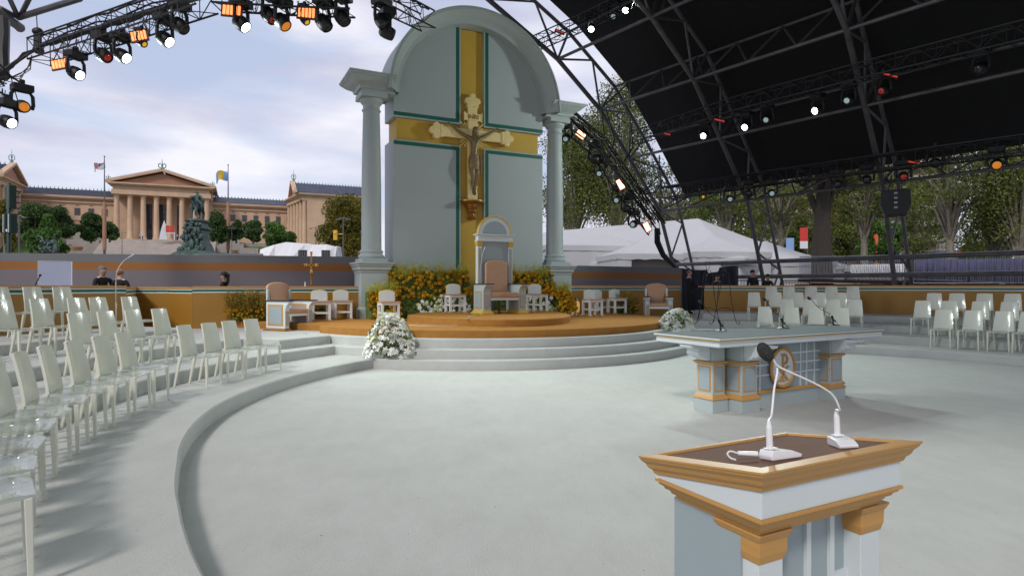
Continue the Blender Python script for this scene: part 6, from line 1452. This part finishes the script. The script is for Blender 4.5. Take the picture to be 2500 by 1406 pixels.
#@@RIG
# ================================================================ LIGHTING TRUSSES AND FIXTURES
def boxtruss(label, pts, wd, cr=.022, seg=.5, cat='truss', grp='black lighting trusses', cables=0):
    pts = [Vector(p) for p in pts]; t = thing('lighting_truss', label, cat, (0, 0, 0), group=grp)
    up = Vector((0, 0, 1)); cor = []
    for i, p in enumerate(pts):
        d = (pts[min(i + 1, len(pts) - 1)] - pts[max(i - 1, 0)]).normalized(); u = up if abs(d.z) < .75 else Vector((0, 1, 0)); sd = d.cross(u).normalized(); uu = sd.cross(d).normalized(); h = wd / 2
        cor.append([p + sd * h + uu * h, p - sd * h + uu * h, p - sd * h - uu * h, p + sd * h - uu * h])
    b = MB()
    for j in range(4): b.path([c[j] for c in cor], cr, 6)
    b.build('chords', 'black', t)
    b = MB()
    for i in range(len(pts) - 1):
        L = (pts[i + 1] - pts[i]).length; n = max(1, int(L / seg))
        for j in range(4):
            a0, a1, c0, c1 = cor[i][j], cor[i + 1][j], cor[i][(j + 1) % 4], cor[i + 1][(j + 1) % 4]
            for k in range(n):
                u0, u1 = k / n, (k + 1) / n
                b.tube(a0.lerp(a1, u0), c0.lerp(c1, u0), cr * .5, n=4, cap=False)
                (b.tube(a0.lerp(a1, u0), c0.lerp(c1, u1), cr * .5, n=4, cap=False) if k % 2 else b.tube(c0.lerp(c1, u0), a0.lerp(a1, u1), cr * .5, n=4, cap=False))
    b.build('bracing', 'black', t)
    if cables:
        rr = random.Random(len(label)); b = MB()
        for q_ in range(cables):
            o = Vector((rr.uniform(-.5, .5) * wd, rr.uniform(-.5, .5) * wd, wd * rr.uniform(.4, .65))); P = []
            for i in range(len(pts) - 1):
                for k in range(6): P.append(pts[i].lerp(pts[i + 1], k / 6) + o + Vector((0, 0, rr.uniform(-.05, .05))))
            P.append(pts[-1] + o); b.path(P, rr.uniform(.015, .035), 5)
        for q_ in range(cables * 4):
            i = rr.randrange(len(pts) - 1); u = rr.random() * .8; a = pts[i].lerp(pts[i + 1], u); c = pts[i].lerp(pts[i + 1], u + .18); m = (a + c) / 2 + Vector((0, 0, -rr.uniform(.25, .6) * wd - .1)); b.path([a, a.lerp(m, .6) + Vector((0, 0, -.08)), m, c.lerp(m, .6) + Vector((0, 0, -.08)), c], .008, 4)
        b.build('cables', 'cable', t, smooth=True)
    return t
LN = {'w': 'lensw', 'd': 'lensd', 'k': 'lensk', 'o': 'lenso', 'r': 'lensr', 'y': 'lensy'}
DS = {'w': 'white shining', 'd': 'dim lensed', 'k': 'unlit', 'o': 'orange', 'r': 'faint red', 'y': 'amber'}
SPOTS = []
def head(px, py, Y_, kind, where, aim=(1.5, 11, .3), sc_=1.0, power=0):
    c = at(px, py, Y_); R0 = Vector(aim) - c; R0.normalize()
    # lens at c, head centre behind it
    ctr = c - R0 * .17 * sc_
    t = thing('moving_head_light', '%s black stage light, %s' % (DS[kind], where), 'stage light', ctr + Vector((0, 0, .42 * sc_)), math.atan2(-R0.x, R0.y), 'moving head stage lights')
    t.scale = (sc_,) * 3
    b = MB(); b.box(-.2, .2, -.15, .15, -.08, .08); b.box(-.05, .05, -.05, .05, .08, .2); b.build('base', 'black', t, bevel=.02)
    b = MB()
    b.path([(-.19, 0, -.46), (-.215, 0, -.36), (-.205, 0, -.16), (-.14, 0, -.07), (.14, 0, -.07), (.205, 0, -.16), (.215, 0, -.36), (.19, 0, -.46)], .04, 6)
    b.build('yoke', 'black', t, smooth=True)
    el = math.asin(R0.z)
    hd = MB(); hd.lathe([(.0, -.17), (.09, -.165), (.135, -.12), (.15, -.02), (.145, .08), (.13, .15), (.115, .165), (.115, .14)], n=18)
    h = hd.build('lamp_head', 'black', t, smooth=True); h.location = (0, 0, -.42); h.rotation_euler = (-(pi / 2 - el), 0, 0)
    r_ = .104 if kind in 'wko' else .085
    b = MB(); b.lathe([(r_, .146), (r_ * .7, .162), (0, .168)], n=18); b.build('lens', LN[kind], h, smooth=True)
    if power: SPOTS.append((c + R0 * .06, Vector(aim), power))
def heater(px, py, Y_, mat_, where, ang=0, w_=.35):
    c = at(px, py, Y_); t = thing('radiant_heater', 'glowing %s bar heater, %s' % ({'heat': 'orange', 'heatw': 'bright red-orange', 'heatr': 'dull red'}[mat_], where), 'heater', c, 0, 'radiant heaters on the trusses', rot=(R(-6), R(ang), R(8)))
    b = MB(); h = .115 if mat_ != 'heatr' else .04; b.box(-w_ / 2 - .025, w_ / 2 + .025, .03, .055, -h - .015, h + .015); b.box(-w_ / 2 - .03, w_ / 2 + .03, .0, .03, h, h + .015); b.box(-w_ / 2 - .025, w_ / 2 + .025, .0, .03, -h - .015, -h); b.build('casing', 'heatcase', t)
    b = MB(); n = 5 if mat_ == 'heat' else 1
    for k in range(n): x0 = -w_ / 2 + w_ * k / n; b.box(x0 + .012, x0 + w_ / n - .012, -.006, .025, -h + .02, h - .02)
    b.build('heating_element', mat_, t)
# --- left rigs
boxtruss('black lighting truss slanting across the upper left sky', [at(95, 128, 14.8), at(300, 62, 13.5), at(505, -8, 12.3)], .50, cables=3)
boxtruss('black lighting truss along the top edge left of the arch', [at(530, -8, 12.6), at(700, 2, 12.6), at(862, 8, 12.6)], .42, cables=2)
boxtruss('black lighting truss behind the arch at the top, left side', [at(925, -10, 13.8), at(985, 22, 14.6), at(1045, 52, 15.5)], .42, cables=1)
boxtruss('black lighting truss entering at the left photo edge', [at(-90, 120, 13.5), at(-10, 205, 14), at(28, 232, 14.4)], .5, cables=3)
head(197, 186, 14.3, 'w', 'lowest on the slanting left truss', power=1); head(265, 143, 13.9, 'r', 'left one of the adjacent pair on the slanting truss'); head(311, 145, 13.7, 'w', 'right one of the adjacent pair on the slanting truss', power=1)
head(354, 110, 13.3, 'y', 'small one under the heater on the slanting truss', sc_=.6); head(416, 106, 13, 'w', 'second from the top of the slanting truss', power=1); head(452, 74, 12.8, 'k', 'highest on the slanting left truss')
heater(145, 156, 14.4, 'heat', 'left end of the slanting left truss', -14); heater(338, 87, 13.2, 'heat', 'middle of the slanting left truss', -14, .32)
head(602, 70, 12.6, 'w', 'left end of the top truss', power=1); head(669, 51, 12.6, 'r', 'second on the top truss'); head(700, 67, 12.6, 'o', 'third on the top truss')
head(751, 57, 12.6, 'y', 'small one below the heater of the top truss', sc_=.6); head(801, 70, 12.6, 'k', 'fifth on the top truss'); head(845, 57, 12.6, 'k', 'right end of the top truss')
heater(565, 25, 12.5, 'heat', 'left end of the top truss', 2, .36); heater(748, 31, 12.5, 'heat', 'middle of the top truss', 2, .34)
head(940, 66, 13.5, 'k', 'upper one beside the arch'); head(962, 88, 13.8, 'o', 'lower one tucked behind the arch', aim=(8, 20, 4))
head(60, 262, 14.2, 'o', 'glowing at the left photo edge', aim=(3, 4, 1)); head(31, 303, 14, 'w', 'lowest at the left photo edge', power=1)
b = MB(); rr = random.Random(11); P = [at(100 + 405 * k / 24, 112 - 125 * k / 24 + rr.uniform(-2, 2), 14.6 - 2.4 * k / 24) for k in range(25)]; b.path(P, .07, 7, rs=[rr.uniform(.045, .085) for _ in P])
tag(b.build('cable_loom', 'cable', smooth=True), 'thick black cable loom lying along the slanting upper left truss', 'cable')
# --- right hanging truss along the open roof edge
boxtruss('black cable-laden lighting truss hanging diagonally right of the right column', [at(1338, 278, 21.5), at(1392, 300, 21.5), at(1462, 358, 22), at(1545, 480, 23), at(1604, 560, 24)], .55, .03, cables=6)
b = MB(); b.path([at(1604, 560, 24), at(1606, 590, 24.3), at(1620, 622, 24.8), at(1650, 655, 25.5)], .11, 8, rs=[.11, .10, .09, .09]); b.path([at(1600, 560, 24), at(1600, 592, 24.3), at(1616, 626, 24.8), at(1643, 652, 25.5)], .04, 6); tag(b.build('cable_bundle', 'cable', smooth=True), 'thick black cable bundle dropping from the diagonal truss to the right wall', 'cable')
b = MB()
for s in ((1468, 262, 1475, 330, 1452, 400), (1480, 270, 1500, 340, 1478, 420), (1540, 300, 1545, 360, 1520, 400), (1610, 380, 1608, 430, 1570, 470), (1618, 440, 1600, 470, 1572, 475)): b.path([at(s[0], s[1], 24), at(s[2], s[3], 23.6), at(s[4], s[5], 23)], .028, 5)
tag(b.build('hanging_cables', 'cable', smooth=True), 'loops of black cable hanging from the open roof edge to the diagonal truss', 'cable')
RA = (-1, 13, 1)
head(1380, 341, 21.5, 'd', 'highest on the diagonal truss', aim=RA); head(1450, 392, 21.8, 'k', 'second on the diagonal truss', aim=RA, sc_=1.15); head(1462, 425, 22, 'd', 'third on the diagonal truss', aim=RA); head(1504, 490, 22.6, 'd', 'fourth on the diagonal truss', aim=RA)
head(1527, 512, 22.8, 'k', 'fifth on the diagonal truss', aim=RA); head(1544, 549, 23, 'd', 'lowest on the diagonal truss', aim=RA)
heater(1418, 329, 21.4, 'heatw', 'top of the diagonal truss', 35, .34); heater(1515, 450, 22.3, 'heatw', 'middle of the diagonal truss', 62, .38); heater(1580, 554, 23.3, 'heatw', 'bottom of the diagonal truss', 62, .36)
# --- rows under the roof
boxtruss('black lighting truss of the middle row under the big roof', [at(1548, 338, 25), at(1800, 256, 21.5), at(2150, 165, 17.5), at(2600, 55, 14)], .45, .025)
boxtruss('black lighting truss of the lowest row under the big roof', [at(1622, 472, 27.5), at(1900, 432, 24), at(2200, 392, 20), at(2620, 338, 16.5)], .5, .028, cables=3)
boxtruss('black lighting truss of the top row under the big roof, above the arch', [at(1295, 112, 24), at(1400, 66, 22.5), at(1560, -10, 20)], .42, .025)
for px, py, Y_, kd, wh, pw in ((1716, 333, 22.8, 'w', 'brightest of the middle roof row', 1), (1817, 312, 21.6, 'w', 'second bright one of the middle roof row', 1), (1869, 294, 20.9, 'd', 'small dim one of the middle roof row', 0), (1988, 272, 19.5, 'w', 'third bright one of the middle roof row', 1), (2066, 247, 18.6, 'd', 'dim one near the third roof leg in the middle row', 0), (2150, 224, 17.8, 'r', 'red one on the roof leg in the middle row', 0), (2385, 172, 16, 'k', 'far right of the middle roof row', 0)):
    head(px, py, Y_, kd, wh, aim=(-.5, 15, 2.5) if pw else (0, 12, 1), power=1.3 if pw else 0)
for px, py, Y_, kd, wh, pw in ((1443, 73, 22, 'w', 'left one of the top roof row', 1), (1527, 27, 20.8, 'w', 'right one of the top roof row', 1), (1497, 42, 21.2, 'd', 'small dim one between the two bright top roof lights', 0)):
    head(px, py, Y_, kd, wh, aim=(0, 12, 1), power=.9 if pw else 0)
for i, (px, py, Y_, kd) in enumerate(((1717, 481, 26, 'y'), (1783, 487, 25.3, 'd'), (1829, 474, 24.8, 'k'), (1885, 473, 24, 'd'), (1962, 447, 23.1, 'k'), (2046, 452, 22, 'k'), (2118, 441, 21.2, 'k'), (2207, 433, 20, 'r'), (2285, 400, 19.3, 'k'), (2434, 404, 18, 'o'))):
    head(px, py, Y_, kd, '%s from the left in the lowest roof row' % ORD[i], aim=(6, 6, .5), sc_=.7 if kd == 'y' else 1.05)
heater(1757, 294, 22.2, 'heatr', 'right dull one of the middle roof row', 10, .4); heater(1627, 327, 23.8, 'heatr', 'left dull one of the middle roof row', 10, .35); heater(2175, 184, 17.5, 'heatr', 'by the third roof leg in the middle roof row', 10, .45); heater(1367, 78, 22.8, 'heatr', 'top roof row above the arch', 18, .34); heater(2232, 397, 19.5, 'heatr', 'lowest roof row', 8, .4)
# black hanging loudspeaker
q = at(2186, 498, 21); t = thing('hanging_loudspeaker', 'black angular loudspeaker hanging from the roof leg on the right', 'loudspeaker', q, R(-30))
b = MB(); b.prismy([(-.42, .45), (.42, .45), (.45, -.05), (.3, -.42), (-.3, -.42), (-.45, -.05)], -.3, .3); b.build('cabinet', 'black', t, bevel=.02); b = MB()
for j in range(4): b.box(-.05, .05, -.315, -.3, .3 - j * .16, .36 - j * .16)
b.build('badge', 'galv', t); b = MB(); b.tube((-.2, 0, .45), (-.1, 0, 1.0), .02); b.tube((.2, 0, .45), (.1, 0, 1.0), .02); b.build('hanger', 'black', t)
# silver canopy members at the upper left and rigging motor
t = thing('roof_truss', 'silver roof truss corner at the top left photo edge', 'truss', (0, 0, 0), group='arched roof trusses')
b = MB(); b.tube(at(45, 44, 16), at(195, -3, 14.5), .075); b.tube(at(-40, 5, 15), at(52, 70, 16), .11); b.tube(at(45, 44, 16), at(15, -20, 15), .06); b.tube(at(50, 40, 16), at(80, -20, 15), .06); b.tube(at(0, 20, 15.5), at(45, 44, 16), .06); b.ball(at(48, 68, 16), .12, 8, 6); b.build('chord', 'steel', t)
b = MB(); b.path([at(89, 35, 15.4), at(91, 68, 15.1)], .012, 5); b.box(0, 0, 0, 0, 0, 0); b.build('chain', 'cable', t)
q = at(92, 78, 15); t = thing('chain_hoist', 'black chain hoist holding the left end of the slanting truss', 'hoist', q)
b = MB(); b.ball((0, 0, 0), (.13, .1, .1), 10, 8); b.box(-.06, .06, -.06, .06, -.4, -.05); b.build('motor', 'black', t, smooth=True); b = MB(); b.ball((.02, 0, -.45), (.13, .12, .1), 8, 6); b.build('chain_bag', 'cable', t, smooth=True)
b = MB(); rr = random.Random(5)
for q_ in range(5): b.path([at(95 + jit(4), 118, 14.8), at(60 + jit(6), 135 + jit(6), 14.6), at(30, 158 + jit(8), 14.4), at(-5, 185 + jit(10), 14.2)], .03, 5)
for q_ in range(5): b.path([at(78, 135, 14.7), at(72 + jit(5), 165 + jit(8), 14.6), at(50 + jit(5), 188 + jit(8), 14.5), at(18, 190 + jit(4), 14.4)], .01, 4)
b.path([at(5, 50, 15), at(8, 90, 14.8), at(4, 130, 14.6), at(8, 190, 14.4)], .14, 8, rs=[.16, .13, .15, .12]); tag(b.build('cable_loom', 'cable', smooth=True), 'black cable loom hanging at the upper left photo edge', 'cable')

# lamps' own light
AIMS = [(3, 4, 0), (7, 11, 0), (0, 15, 0), (10, 6, 0), (12, 12, 0), (4, 7, 0)]
for i, (c, aim, pw) in enumerate(SPOTS):
    if i < len(AIMS): aim = Vector(AIMS[i])
    else: aim = Vector(((3, 6, 0), (-1.2, 19, 5), (6, 9, 0), (0, 5, 0), (8, 5, 0))[(i - 6) % 5]); pw = (2.4, 2.2, 2.1, 2.4, 2.1)[(i - 6) % 5]
    l = bpy.data.lights.new('stage_lamp', 'SPOT'); l.energy = 760 * pw; l.spot_size = R(82); l.spot_blend = .8; l.shadow_soft_size = .28; l.color = (.88, 1.0, .95)
    o = bpy.data.objects.new('stage_lamp', l); C.objects.link(o); o.location = c; o.rotation_euler = (aim - c).to_track_quat('-Z', 'Y').to_euler()
